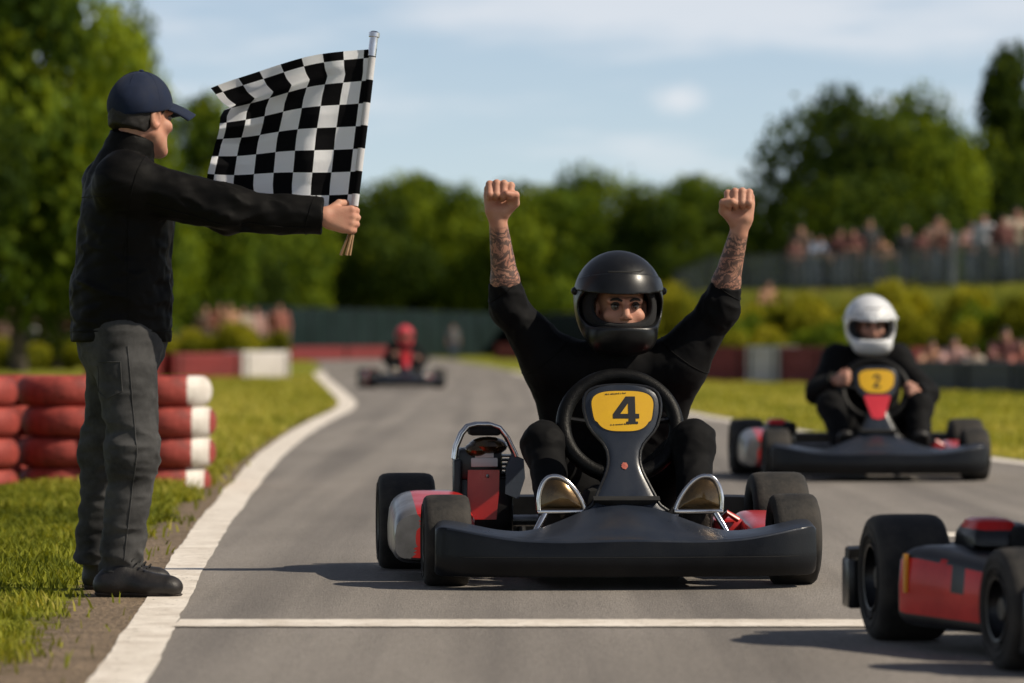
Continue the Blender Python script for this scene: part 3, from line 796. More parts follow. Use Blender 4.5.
# ------------------------------------------------------------------ karts (local frame: nose towards -y, origin on the ground between the axles)
YF, YR = -.52, .53
def lerp_tab(x, tab):
    return float(np.interp(x, [t[0] for t in tab], [t[1] for t in tab]))
def smooth_tab(x, tab):
    # averaged so that the outline has no corners
    return sum(lerp_tab(x + d, tab) for d in (-.05, -.025, 0, .025, .05)) / 5
def wheel(parent, x, y, r, w, side, turn=0., tyre_w=None):
    t = empty('wheel', (x, y, r), turn, parent)
    hw = w / 2
    prof = [(r * .52, -hw * .80), (r * .60, -hw * .93), (r * .72, -hw), (r * .84, -hw * 1.0), (r * .925, -hw * .95), (r * .975, -hw * .84), (r * .996, -hw * .64), (r, -hw * .3), (r, 0), (r, hw * .3), (r * .996, hw * .64), (r * .975, hw * .84),
            (r * .925, hw * .95), (r * .84, hw), (r * .72, hw), (r * .60, hw * .93), (r * .52, hw * .80)]
    m = MB(); m.lathe(prof, 'X', n=56); m.lathe([(r * .52, hw * .8), (r * .50, 0), (r * .52, -hw * .8)], 'X', n=56)
    # raised bands on the outer wall
    for q in (.66, .80):
        m.lathe([(r * (q - .012), side * hw * .99), (r * q, side * (hw + .003)), (r * (q + .012), side * hw * .99)], 'X', n=56)
    m.build('tyre', MT['rubber'], t, sharp=50)
    m = MB()
    o = side
    m.lathe([(r * .55, o * hw * .90), (r * .53, o * hw * .97), (r * .49, o * hw * .95), (r * .47, o * hw * .6), (r * .40, o * hw * .42), (r * .22, o * hw * .45), (r * .20, o * hw * .75), (r * .17, o * hw * .80), (.004, o * hw * .80)], 'X', n=40)
    m.lathe([(r * .50, -o * hw * .8), (r * .47, -o * hw * .3), (r * .20, 0), (.004, 0)], 'X', n=32)
    for k in range(3):
        a = k * 2.094; m.lathe([(.009, 0), (.009, .012), (.003, .014)] if o > 0 else [(.009, 0), (.009, -.012), (.003, -.014)], 'X', (o * hw * .45, r * .31 * math.cos(a), r * .31 * math.sin(a)), n=6)
    m.build('rim', MT['dark_steel'], t, sharp=35)
    return t
def panel_outline():
    # height, half width of the steering fairing, straight off the picture
    return [(.270, .150), (.288, .124), (.305, .111), (.325, .104), (.345, .094), (.366, .084), (.388, .073), (.410, .064), (.432, .058), (.455, .0565), (.480, .060), (.505, .072), (.527, .092), (.548, .111), (.570, .124), (.595, .132), (.620, .1375), (.645, .139), (.668, .136), (.685, .128), (.698, .113), (.707, .090), (.712, .060), (.7145, .02)]
def panel_y(x, z):
    y0 = lerp_tab(z, [(.25, -.640), (.30, -.622), (.36, -.590), (.43, -.556), (.52, -.522), (.72, -.464)])
    return y0 + .28 * x * x
def digit_quads(d):
    """outline polygons (x to the viewer's right, y up), unit height"""
    if d == '4':
        return [[(.20, 1.), (.50, 1.), (.50, .0), (.20, .0)], [(.20, 1.), (.10, 1.), (-.46, .36), (-.46, .20), (-.16, .35), (.20, .76)],
                [(-.46, .20), (.20, .20), (.20, .37), (-.17, .37)], [(.50, .20), (.66, .20), (.66, .37), (.50, .37)], [(.10, .0), (.20, .0), (.20, .09), (.10, .09)], [(.50, .0), (.60, .0), (.60, .09), (.50, .09)]]
    out = []
    pts = [(-.28, .72), (-.24, .84), (-.12, .92), (.04, .93), (.18, .86), (.22, .73), (.15, .58), (-.02, .40), (-.22, .20), (-.30, .09)]
    for i in range(len(pts) - 1):
        a, b = A(*pts[i]), A(*pts[i + 1]); t = unit(b - a); n = A(-t[1], t[0]) * .085
        out.append([tuple(a - n - t * .03), tuple(b - n + t * .03), tuple(b + n + t * .03), tuple(a + n - t * .03)])
    out.append([(-.36, .0), (.30, .0), (.30, .16), (-.36, .16)])
    return out
def make_kart(label, loc, rz, digit='4', red_shield=False, lowengine=False, pod='silver', scale=1., wide_bumper=False, group='karts racing on the track', body='kart_plastic', nose='panel_grey', rear_half=.82, front_turn=0., pedals=True, plate='yellow'):
    K = empty('go_kart', loc, rz, scale=scale); tag(K, label, 'go-kart', group)
    # wheels
    for sx in (-1, 1):
        wheel(K, sx * .622, YF, .163, .165, sx, front_turn)
        wheel(K, sx * (rear_half - .105), YR, .184, .215, sx)
    # tubular chassis
    m = MB()
    for sx in (-1, 1):
        m.tube([(sx * .20, -.78, .08), (sx * .23, -.62, .075), (sx * .31, -.40, .07), (sx * .33, .0, .07), (sx * .31, .42, .07), (sx * .30, .70, .075)], .016, 10)
        m.tube([(sx * .30, -.30, .07), (sx * .55, -.26, .11), (sx * .60, .0, .12), (sx * .55, .24, .11), (sx * .31, .28, .07)], .010, 8)
        m.tube([(sx * .28, -.52, .075), (sx * .42, -.52, .11), (sx * .54, -.52, .155)], .017, 8)
    m.tube([(-.31, -.40, .07), (.31, -.40, .07)], .014); m.tube([(-.33, .0, .07), (.33, .0, .07)], .014); m.tube([(-.31, .42, .07), (.31, .42, .07)], .014); m.tube([(-.20, -.78, .08), (.20, -.78, .08)], .014)
    m.build('chassis', MT['dark_steel'], K)
    m = MB(); m.box((0, -.28, .058), (.58, .92, .006), .002); m.build('floor_tray', MT['black_plastic'], K)
    m = MB(); m.tube([(-.70, YR, .184), (.70, YR, .184)], .022, 14); m.lathe([(.075, -.006), (.085, -.004), (.085, .004), (.075, .006)], 'X', (.20, YR, .184), closed=True); m.lathe([(.03, .012), (.085, .003), (.085, -.003), (.03, -.012)], 'X', (-.16, YR, .184), closed=True)
    m.build('rear_axle', MT['steel'], K)
    # front bumper fairing with its hood
    zt = [(0, .300), (.12, .282), (.22, .240), (.33, .203), (.42, .203), (.52, .222), (.61, .243), (.64, .246), (.68, .240)]
    zf = [(0, .182), (.25, .176), (.40, .182), (.52, .202), (.62, .222), (.68, .226)]
    yb = [(0, .235), (.14, .225), (.25, .175), (.36, .140), (.5, .125), (.68, .10)]
    rings = []
    xs = np.sin(np.linspace(-1, 1, 61) * math.pi / 2 * .93) / math.sin(math.pi / 2 * .93) * .672
    for x in xs:
        ax = abs(x); q = ax / .672
        y0 = -.862 + .055 * q ** 2 + .075 * q ** 9
        f, t, b = smooth_tab(ax, zf), smooth_tab(ax, zt), smooth_tab(ax, yb)
        e = 1 - max(0, (q - .955) / .045) ** 3 * .16
        zc = .13
        prof = [(.12, .052), (.06, .046), (.016, .050), (-.004, .072), (-.014, .100), (-.012, .130), (-.008, f - .030), (-.005, f - .008), (-.003, f - .003), (.002, f), (.009, f + .001)]
        for u in (.12, .25, .4, .6, .8, .93): prof.append((.009 + (b - .009) * u, f + .001 + (t - f - .001) * (u ** .8)))
        prof += [(b, t), (b + .012, t - .010), (b + .008, t - .03), (b - .004, .10)]
        rings.append([(x, y0 + dy, zc + (z - zc) * e) for dy, z in prof])
    m = MB(); m.loft(rings); fb = m.build('front_bumper', [MT[body], MT[nose]], K, sharp=38)
    for p in fb.data.polygons:
        if p.normal.z > .30 and p.center.z > .165: p.material_index = 1
    # lower lip seam
    m = MB(); pts = []
    for x in np.linspace(-.60, .60, 41):
        q = abs(x) / .672; pts.append((x, -.862 + .055 * q ** 2 + .075 * q ** 9 - .0115, .118))
    m.tube(pts, .0022, 6); m.build('bumper_seam', MT['matte_black'], K)
    # steering fairing
    O = panel_outline(); T = np.linspace(-1, 1, 15)
    V = []; F = []; nr = len(O); nc = len(T)
    for z, w in O:
        for t in T: V.append((w * t, panel_y(w * t, z) + .010 * abs(t) ** 8, z))
    for z, w in O:
        for t in T: V.append((w * .93 * t, panel_y(w * t, z) + .045 - .008 * abs(t) ** 4, min(z, .700)))
    off = nr * nc
    for i in range(nr - 1):
        for j in range(nc - 1):
            a = i * nc + j; F.append([a, a + 1, a + nc + 1, a + nc]); F.append([off + a, off + a + nc, off + a + nc + 1, off + a + 1])
        for j in (0, nc - 1):
            a = i * nc + j; F.append([a, a + nc, off + a + nc, off + a])
    for j in range(nc - 1):
        a = (nr - 1) * nc + j; F.append([a, a + 1, off + a + 1, off + a]); F.append([j, j + 1, off + j + 1, off + j])
    m = MB(); m.add(V, F); NP = m.build('number_panel', MT[nose], K, sharp=50); NP.location.x = .012
    # raised bead along the edge of the fairing
    m = MB(); L = [(-w * 1.0, panel_y(w, z) + .008, z) for z, w in O]; Rr = [(w, panel_y(w, z) + .008, z) for z, w in O[::-1]]
    m.tube(L + Rr, .0055, 8); m.build('edge_bead', MT['black_plastic'], NP)
    # dark intake lip at the foot of the fairing
    m = MB(); rr_ = []
    for x in np.linspace(-.118, .118, 15):
        e = max(.15, 1 - (abs(x) / .118) ** 4); y = panel_y(x, .305) - .004
        rr_.append([(x, y + .01, .322), (x, y - .022, .3115 + .004 * e), (x, y - .026, .309), (x, y - .010, .309 - .020 * e), (x, y + .012, .309 - .024 * e)])
    m.loft(rr_); m.build('intake_lip', MT['matte_black'], NP)
    # number plate, digit and fine print, all mapped onto the fairing
    zc = .6215; hw_ = .1085
    ol = []
    for k in range(64):
        a = 2 * math.pi * k / 64; ca, sa = math.cos(a), math.sin(a)
        sx = math.copysign(abs(ca) ** .62, ca); sz = math.copysign(abs(sa) ** .62, sa)
        ol.append((hw_ * sx * (1 + .10 * sz - .06 * (sz < -.5)), .0715 * sz))
    def on(x, z, o): return (x, panel_y(x, z) - o, z)
    m = MB()
    def fan(points, o, mi):
        cx = sum(p[0] for p in points) / len(points); cz = sum(p[1] for p in points) / len(points)
        n = len(points); V = [on(cx, zc + cz, o)] + [on(cx + (x - cx) * .5, zc + cz + (z - cz) * .5, o) for x, z in points] + [on(x, zc + z, o) for x, z in points]
        m.add(V, [[0, 1 + i, 1 + (i + 1) % n] for i in range(n)] + [[1 + i, 1 + n + i, 1 + n + (i + 1) % n, 1 + (i + 1) % n] for i in range(n)], mi)
    fan([(x * 1.045, z * 1.055) for x, z in ol], .0012, 1); fan(ol, .0024, 0)
    if digit:
        hgt = .098 if digit == '4' else .085
        for pl in digit_quads(digit):
            pts = [(x * hgt * .86 + .003, (y - .5) * hgt + (.003 if digit == '4' else 0.)) for x, y in pl]
            V = [on(x, zc + z, .0036) for x, z in pts]; m.add(V, [list(range(len(V)))], 1)
        if digit == '4':
            rn = random.Random(4)
            for zz, x0, x1 in ((.0575, -.062, .012), (-.0515, -.046, .030)):
                x = x0
                while x < x1:
                    w = rn.choice((.0022, .0034, .0042)); h = rn.choice((.0035, .0045, .005))
                    q = zz + (x - x0) * .06
                    m.add([on(x, zc + q, .0036), on(x + w, zc + q, .0036), on(x + w * .9, zc + q + h, .0036), on(x + w * .1, zc + q + h, .0036)], [[0, 1, 2, 3]], 1)
                    x += w + rn.choice((.0012, .0015, .004))
    m.build('number_plate', [MT[plate], MT['print_black']], NP, smooth=False, fix=False)
    if red_shield:
        m = MB(); P_ = [(-.060, .535), (.060, .535), (.066, .520), (.050, .44), (.036, .395), (.0, .385), (-.036, .395), (-.050, .44), (-.066, .520)]
        P_ = [(x * 1.25 if z > .5 else x * 1.1, z) for x, z in P_]
        V = [on(0, .47, .004)] + [on(x, z, .004) for x, z in P_]; n = len(P_)
        m.add(V, [[0, 1 + i, 1 + (i + 1) % n] for i in range(n)]); m.build('nose_shield', MT['helmet_red'], NP, smooth=False, fix=False)
    elif digit:
        m = MB(); n = 20
        V = [on(.0, .428, .0035)] + [on(.0115 * (1 + .12 * math.sin(3 * k)) * math.cos(2 * math.pi * k / n), .428 + .012 * (1 + .12 * math.cos(2 * k)) * math.sin(2 * math.pi * k / n), .0028) for k in range(n)]
        m.add(V, [[0, 1 + i, 1 + (i + 1) % n] for i in range(n)]); m.build('badge', MT['badge_red'], NP, fix=False)
    # steering wheel, column
    sw = empty('steering_wheel', (.03, -.22, .562), 0., K)
    tilt = Matrix.Rotation(rad(-22), 4, 'X')
    m = MB(); ring = []
    for k in range(48):
        a = 2 * math.pi * k / 48; ring.append(tilt @ Vector((.207 * math.cos(a), 0, .196 * math.sin(a))))
    m.tube(ring, .028, 14, closed=True); m.build('wheel_rim', MT['grip'], sw)
    m = MB()
    for a in (.15, math.pi - .15, -math.pi / 2):
        m.tube([tilt @ Vector((0, .012, 0)), tilt @ Vector((.11 * math.cos(a), .006, .11 * math.sin(a))), tilt @ Vector((.20 * math.cos(a), 0, .19 * math.sin(a)))], .011, 8)
    m.box(tilt @ Vector((0, .012, .0)), (.10, .03, .10), .012, rot=tilt); m.build('spokes', MT['dark_steel'], sw)
    m = MB(); m.tube([(.03, -.21, .555), (.015, -.42, .36), (0, -.56, .12)], .012, 10); m.tube([(-.10, -.46, .08), (0, -.46, .33), (.10, -.46, .08)], .009, 8); m.tube([(-.50, -.50, .14), (0, -.55, .125), (.50, -.50, .14)], .007, 8)
    m.build('steering_column', MT['steel'], K)
    # pedals: domed bronze pads in bright hoops on slanting arms
    for px, pw in ((-.215, -1), (.272, 1)) if pedals else ():
        P = empty('pedal', (px, -.60, .272), 0, K)
        def dome(a): return (.080 * math.copysign(abs(math.cos(a)) ** .85, math.cos(a)) * (1 - .22 * math.sin(a)) + pw * .026 * math.sin(a), .116 * math.sin(a) ** .9)
        N = 28; ol_ = [dome(math.pi * k / (N - 1)) for k in range(N)]
        m = MB(); V = [(0, -.020, .05)]; lay = []
        for q, dy in ((.35, -.019), (.7, -.011), (1., .002)):
            for x, z in ol_: V.append((x * q, dy + .12 * z * .3, .05 + (z - .05) * q))
        F = []
        for i in range(N - 1): F.append([0, 1 + i, 2 + i])
        F.append([0, N, 1])
        for l in range(2):
            b0 = 1 + l * N
            for i in range(N): F.append([b0 + i, b0 + N + i, b0 + N + (i + 1) % N, b0 + (i + 1) % N])
        m.add(V, F); m.build('pad', MT['amber'], P, sharp=60)
        m = MB(); m.tube([(x * 1.03, .003 + .036 * z, z * 1.03) for x, z in ol_], .0095, 10)
        m.box((pw * 0, .0, -.006), (.176, .020, .017), .005)
        m.build('pedal_hoop', MT['chrome'], P)
        m = MB(); m.tube([(pw * .060, .002, -.01), (pw * .085, -.02, -.055), (pw * .118, -.035, -.12)], .012, 10); m.build('pedal_arm', MT['chrome'], P)
    # seat shell
    m = MB(); rings = []
    for i in range(11):
        u = i / 10; y = .02 + .30 * min(u * 2, 1) + .17 * max(0, u * 2 - 1); z = .10 - .02 * math.sin(min(u * 2, 1) * 3.1) + .44 * max(0, u * 2 - 1)
        wv = .20 - .02 * u + (.03 if u > .5 else 0)
        rings.append([(wv * math.sin(a) + .02, y - .10 * (1 - math.cos(a)) * (.9 if u > .4 else .3), z + (.13 * (1 - math.cos(a)) if u < .6 else .02 * (1 - math.cos(a)))) for a in np.linspace(-1.5, 1.5, 15)])
    m.loft(rings, cap=False, closed=False); st = m.build('seat', MT['black_plastic'], K)
    so = st.modifiers.new('thickness', 'SOLIDIFY'); so.thickness = .008
    # side pods
    for sx in (-1, 1):
        hi = .315 if sx < 0 else .235
        if sx < 0 or pod != 'silver': xo = .800
        else: xo = .74
        xi = .50; rings = []
        ys = np.concatenate([[-.300, -.296, -.285, -.265], np.linspace(-.23, .20, 8), [.225, .238, .243]])
        if pod != 'silver': ys = np.concatenate([ys[:4], np.linspace(-.24, .20, 30), ys[-3:]])
        for y in ys:
            e = 1 - .16 * max(0, (-.225 - y) / .075) ** 2 - .10 * max(0, (y - .2) / .043) ** 2
            h_ = hi * (.84 + .16 * min(1, (y + .30) / .40)) if pod == 'silver' else hi * (.82 + .12 * min(1, (y + .30) / .45))
            tp = 0. if pod == 'silver' else .20 * (.243 - y) / .54; xo_, xi_ = xo - tp, xi - tp * .6
            cz = (h_ + .065) / 2; hh = (h_ - .065) / 2 * e; cx = (xo_ + xi_) / 2; ww = (xo_ - xi_) / 2 * (.75 + .25 * e)
            ring = []
            ex = .42 if pod == 'silver' else .22
            for k in range(36):
                a = 2 * math.pi * k / 36; ca, sa = math.cos(a), math.sin(a)
                ring.append((sx * (cx + ww * math.copysign(abs(ca) ** ex, ca) - .03 * max(0, sa) * (ca > 0)), y, cz + hh * math.copysign(abs(sa) ** ex, sa)))
            rings.append(ring)
        r0, r1 = rings[0], rings[-1]
        def shrink(r_, q, dy):
            cx_ = sum(v[0] for v in r_) / len(r_); cz_ = sum(v[2] for v in r_) / len(r_)
            return [(cx_ + (v[0] - cx_) * q, v[1] + dy, cz_ + (v[2] - cz_) * q) for v in r_]
        rings = [shrink(r0, q, -.003 * (1 - q)) for q in (.05, .2, .35, .5, .62, .74, .84, .92, .97)] + rings + [shrink(r1, q, .003) for q in (.9, .5, .1)]
        m = MB(); m.loft(rings)
        pd = m.build('side_pod', [MT['silver_paint'], MT['red_paint'], MT['black_plastic'], MT['red_dark']], K, sharp=55)
        me = pd.data
        for p in me.polygons:
            c = p.center; xx = abs(c.x)
            if pod == 'silver':
                if c.z < .088: p.material_index = 2
                elif xx < .715 + .012 * math.sin(c.z * 20): p.material_index = 1
            else:
                jag = .045 * math.sin(c.y * 31) + .02 * math.sin(c.y * 73)
                if c.z < .115 and p.normal.z < .4: p.material_index = 2
                elif c.y < -.285 or c.y > .235 or p.normal.z > .45 or p.normal.x * sx < .2: p.material_index = 2
                elif c.z > .225 + .9 * jag * (c.y < .12): p.material_index = 2
                else: p.material_index = 3
        if pod != 'silver':
            m = MB(); m.box((sx * (xo - .0165), .205, .215), (.012, .026, .11), .002, 0); m.build('side_label', MT['orange'], pd)
    # red box beside the seat
    m = MB(); m.box((.46, .08, .165), (.12, .20, .10), .025); m.tube([(.42, -.01, .20), (.45, -.04, .235), (.49, -.03, .21)], .012, 8); m.build('radiator', MT['red_paint'], K)
    m = MB(); m.box((.01, -.27, .20), (.30, .26, .30), .05, taper=(.8, .8)); m.lathe([(.0, .03), (.03, .03), (.03, 0)], 'Z', (.01, -.27, .35), n=16); m.build('fuel_tank', MT['matte_black'], K)
    # engine
    if not lowengine:
        E = empty('engine', (-.435, .24, .0), 0, K)
        m = MB(); m.box((0, .06, .25), (.215, .22, .24), .02); m.box((-.02, .03, .41), (.17, .19, .12), .02)
        for k in range(6): m.box((.0, .05, .36 + k * .016), (.225, .21, .006), .002)
        m.box((-.105, -.05, .30), (.03, .08, .26), .008)
        m.build('engine_block', MT['black_plastic'], E)
        m = MB(); V0 = [(-.058, .205), (.040, .205), (.050, .30), (.052, .390), (-.066, .390), (-.068, .30)]
        m.prism([(x, z - .0) for x, z in V0], -.075, -.045, fn=lambda v: (v[0], v[1] - .02 * (1 - abs(v[0]) / .075), v[2]))
        m.box((.006, -.10, .368), (.012, .012, .014), .003, 1); m.build('engine_cover', [MT['red_paint'], MT['steel']], E, sharp=30)
        m = MB(); m.box((-.004, -.072, .418), (.10, .012, .034), .004); m.box((-.004, -.070, .445), (.07, .012, .02), .003); m.build('label', MT['label_white'], E)
        m = MB(); m.sphere((.012, -.03, .478), (.075, .07, .036)); m.sphere((-.03, -.035, .463), (.05, .06, .03)); m.build('air_filter', MT['amber'], E)
        for yy in (-.06, .06):
            m = MB(); m.tube([(-.112, yy, .43), (-.106, yy, .475), (-.085, yy, .525), (-.062, yy, .552), (-.03, yy, .560), (.02, yy, .560), (.055, yy, .548), (.085, yy, .51), (.112, yy, .455), (.118, yy, .44)], .0085, 10)
            m.build('guard_hoop', MT['chrome'], E)
        m = MB(); m.box((0, .0, .535), (.12, .12, .035), .012); m.build('carburettor', MT['matte_black'], E)
        m = MB(); m.prism([(.075, .30), (.125, .28), (.150, .36), (.145, .43), (.10, .45), (.078, .40)], -.06, -.02); m.build('side_flap', MT['blue_grey'], E, sharp=30)
    else:
        E = empty('engine', (-.53, .16, -.012), 0, K)
        m = MB(); m.box((0, .06, .23), (.20, .30, .24), .03, taper=(.85, .8)); m.build('engine_block', MT['black_plastic'], E)
        m = MB(); m.box((-.025, -.0, .345), (.14, .24, .08), .025, taper=(.85, .75)); m.box((-.005, .01, .338), (.20, .27, .07), .03, 1, taper=(.85, .8)); m.build('engine_cover', [MT['red_dark'], MT['black_plastic']], E, sharp=30)
        m = MB(); m.box((.05, -.125, .325), (.09, .05, .085), .02, taper=(.9, .9)); m.build('air_filter', MT['matte_black'], E)
    # rear bumper
    rw = .842 if wide_bumper else .80
    m = MB(); pr = []
    for x in np.linspace(-rw, rw, 25):
        q = abs(x) / rw; y = .80 - .05 * q ** 4; hz = .075 - .01 * q ** 4
        pr.append([(x, y + .03, .19 - hz), (x, y + .035, .19), (x, y + .03, .19 + hz), (x, y - .0, .19 + hz + .008), (x, y - .03, .19 + hz), (x, y - .03, .19 - hz), (x, y, .19 - hz - .008)])
    m.loft(pr)
    if wide_bumper:
        for sx in (-1, 1): m.box((sx * (rw - .018), .76, .155), (.045, .10, .15), .010)
    for sx in (-1, 1): m.tube([(sx * .25, .69, .08), (sx * .25, .79, .16)], .014, 8)
    m.build('rear_bumper', MT['black_plastic'], K)
    return K
# ------------------------------------------------------------------ setting
LEFT = [(-8, -.60), (0, -.76), (5, -.83), (9.8, -1.005), (13.1, -1.17), (16.2, -1.325), (20, -1.49), (24.3, -1.66), (30, -1.86), (36, -2.0), (42, -2.09), (48.8, -2.15), (53, -2.27), (57, -2.47), (66, -3.0), (77, -3.66), (97, -4.85), (126, -6.3), (160, -8.2), (200, -11.5), (250, -18)]
RIGHT = [(-8, 6.0), (0, 5.9), (10, 5.5), (20, 4.7), (28, 3.72), (35, 3.05), (42.5, 2.50), (47.4, 2.22), (60, 1.75), (80, 1.05), (100, .45), (126, -.45), (160, -1.9), (200, -4.0), (250, -10)]
def spline(tab, ys):
    t = np.array(tab, float); y = np.asarray(ys, float)
    # piecewise monotone cubic through the measured points
    x, v = t[:, 0], t[:, 1]; d = np.diff(v) / np.diff(x); m = np.concatenate([[d[0]], (d[1:] + d[:-1]) / 2, [d[-1]]])
    i = np.clip(np.searchsorted(x, y) - 1, 0, len(x) - 2); h = x[i + 1] - x[i]; u = (y - x[i]) / h
    return (2 * u ** 3 - 3 * u ** 2 + 1) * v[i] + (u ** 3 - 2 * u ** 2 + u) * h * m[i] + (-2 * u ** 3 + 3 * u ** 2) * v[i + 1] + (u ** 3 - u ** 2) * h * m[i + 1]
def ribbon(name, xa, xb, ys, z, mat, kind='structure', attrs=None, cols=2):
    V = []; n = len(ys); c = cols
    for i, y in enumerate(ys):
        for j in range(c): V.append((xa[i] + (xb[i] - xa[i]) * j / (c - 1), y, z))
    F = np.array([[i * c + j, i * c + j + 1, (i + 1) * c + j + 1, (i + 1) * c + j] for i in range(n - 1) for j in range(c - 1)])
    o = mesh_np(name, V, F, mat, smooth=False, attrs=attrs(np.array(V)) if attrs else None)
    tag(o, kind=kind); return o
# bank on the right: rises behind the line of the fence
FA, FB = A(5.2, 118.), A(13.1, 98.)
FD = unit(FB - FA); FN = A(-FD[1], FD[0])
if FN[0] < 0: FN = -FN
def bank_z(x, y):
    s_ = (x - FA[0]) * FN[0] + (y - FA[1]) * FN[1]
    t = np.clip((s_ + 4.2) / 3.4, 0, 1); t = t * t * (3 - 2 * t)
    f = np.clip((np.asarray(y) - 70) / 14, 0, 1)
    l = np.clip((np.asarray(x) - 3.4) / 2.2, 0, 1)
    return 2.35 * t * f * f * (3 - 2 * f) * l * l * (3 - 2 * l)
g = MB(); R_ = 3000.
o = mesh_np('ground', [(-R_, -R_, 0), (R_, -R_, 0), (R_, R_, 0), (-R_, R_, 0)], [[0, 1, 2, 3]], MT['ground'], smooth=False); tag(o, kind='structure')
xs = np.linspace(3.0, 60, 96); ys = np.linspace(68, 190, 120)
X, Y = np.meshgrid(xs, ys, indexing='ij'); Z = bank_z(X, Y); Z = Z + .10 * vnoise((X, Y, 0 * X), 5, .9, 2) * np.clip(Z, 0, 1) + np.where(Z < .004, -.03, .004)
V = np.stack([X, Y, Z], -1).reshape(-1, 3); I = np.arange(len(V)).reshape(X.shape)
F = np.stack([I[:-1, :-1], I[1:, :-1], I[1:, 1:], I[:-1, 1:]], -1).reshape(-1, 4)
o = mesh_np('hill', V, F, MT['ground']); tag(o, kind='structure')
ys = np.concatenate([np.arange(-8, 60, .5), np.arange(60, 251, 2.)])
LX, RX = spline(LEFT, ys), spline(RIGHT, ys)
ribbon('road', LX, RX, ys, .003, MT['asphalt'], cols=6)
# white edge lines; the left one is broad, its rim a little ragged
rng = np.random.RandomState(3)
ragged = lambda q: .010 * vnoise((yl, 0 * yl + q * 3.3, 0 * yl), 50 + q, 2.2, 4) + .004 * vnoise((yl, 0 * yl, 0 * yl), 60 + q, 21., 2)
yl = np.concatenate([np.arange(-8, 60, .12), np.arange(60, 110, .8)])
wl = np.interp(yl, [0, 10, 14, 22, 34, 45, 60, 100], [.14, .14, .142, .18, .22, .24, .26, .31])
L2 = spline(LEFT, yl)
ribbon('road_marking_edge', L2 - wl * .5 + ragged(1), L2 + wl * .5 + ragged(2), yl, .0055, MT['road_white'])
R2 = spline(RIGHT, yl)
ribbon('road_marking_edge', R2 - .24 + ragged(2), R2 - .06 + ragged(2), yl, .0055, MT['road_white'])
xx = np.linspace(-1.03, 5.2, 260); jig = rng.normal(0, .004, (2, len(xx)))
V = np.concatenate([np.stack([xx, 11.63 + jig[0], 0 * xx + .0075], 1), np.stack([xx, 11.93 + jig[1], 0 * xx + .0075], 1)]); n = len(xx)
o = mesh_np('start_line_marking', V, np.array([[i, i + 1, n + i + 1, n + i] for i in range(n - 1)]), MT['road_white'], smooth=False); tag(o, kind='structure')
xx = np.linspace(1.86, 4.4, 80); jig = rng.normal(0, .004, (2, len(xx)))
V = np.concatenate([np.stack([xx, 17.0 + jig[0], 0 * xx + .006], 1), np.stack([xx, 17.42 + jig[1], 0 * xx + .006], 1)]); n = len(xx)
o = mesh_np('grid_box_marking', V, np.array([[i, i + 1, n + i + 1, n + i] for i in range(n - 1)]), MT['road_white'], smooth=False); tag(o, kind='structure')
# bare earth where the grass gives out beside the line
def edge_attr(wd):
    def f(V):
        c = spline(LEFT, V[:, 1]) - .06; d = (c - V[:, 0]) / wd(V[:, 1])
        return {'edge': np.clip(1.05 - d, 0, 1)}
    return f
wd = lambda y: np.interp(y, [-8, 8, 11, 14, 17, 22, 30, 40, 60], [.8, .62, .52, .50, .42, .34, .32, .24, .16])
yd = np.arange(-8, 70, .4)
ribbon('dirt', spline(LEFT, yd) - .06 - wd(yd) * 1.1, spline(LEFT, yd) - .04, yd, .002, MT['dirt'], attrs=edge_attr(wd), cols=12)
# grass blades: one mass, thick near the camera
def grass(name, n, ymin, ymax, xfun, hgt, seed, clear=None, power=1.0, lift=0.):
    r = np.random.RandomState(seed)
    y = ymin + (ymax - ymin) * r.rand(n) ** power
    x0, x1 = xfun(y); x = x0 + (x1 - x0) * r.rand(n)
    clump = vnoise((x, y, 0 * x), seed, 3.2, 2)
    keep = np.ones(n, bool)
    if clear is not None: keep = clear(x, y, r)
    keep &= (r.rand(n) < .70 + .45 * clump)
    x, y, clump = x[keep], y[keep], clump[keep]; n = len(x)
    far = np.clip(y / 14., .8, 3.2)
    h = hgt * (.5 + .9 * r.rand(n)) * (1 + .45 * clump) * np.sqrt(far) ; w = (.0028 + .0030 * r.rand(n)) * far
    a = r.rand(n) * 6.283; lean = (.15 + .75 * r.rand(n)) * h; la = r.rand(n) * 6.283
    dx, dy = np.cos(a) * w, np.sin(a) * w; lx, ly = np.cos(la) * lean, np.sin(la) * lean
    z0 = bank_z(x, y)
    b = np.stack([x, y, z0], 1)
    P = np.stack([b + np.stack([-dx, -dy, 0 * x], 1), b + np.stack([dx, dy, 0 * x], 1),
                  b + np.stack([dx * .8 + lx * .4, dy * .8 + ly * .4, h * .6], 1), b + np.stack([-dx * .8 + lx * .4, -dy * .8 + ly * .4, h * .6], 1),
                  b + np.stack([dx * .12 + lx, dy * .12 + ly, h], 1), b + np.stack([-dx * .12 + lx, -dy * .12 + ly, h], 1)], 1).reshape(-1, 3)
    k = np.arange(n)[:, None] * 6
    F = np.concatenate([k + np.array([[0, 1, 2, 3]]), k + np.array([[3, 2, 4, 5]])])
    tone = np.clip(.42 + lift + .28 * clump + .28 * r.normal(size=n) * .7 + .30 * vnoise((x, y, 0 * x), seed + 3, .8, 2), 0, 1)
    o = mesh_np(name, P, F, MT['grass'], smooth=False, attrs={'tone': np.repeat(tone, 6)})
    tag(o, kind='stuff'); return o
def clear_left(x, y, r):
    d = (spline(LEFT, y) - .10 - x) / wd(y)
    return r.rand(len(x)) < np.clip((d - .45 + .5 * vnoise((x, y, 0 * x), 9, 5., 2)) * 2.2, 0.015, 1)
grass('grass', 130000, 9.2, 27, lambda y: (np.minimum(-.133 * y - .9, spline(LEFT, y) - 1.2), spline(LEFT, y) - .08), .034, 1, clear_left, .85)
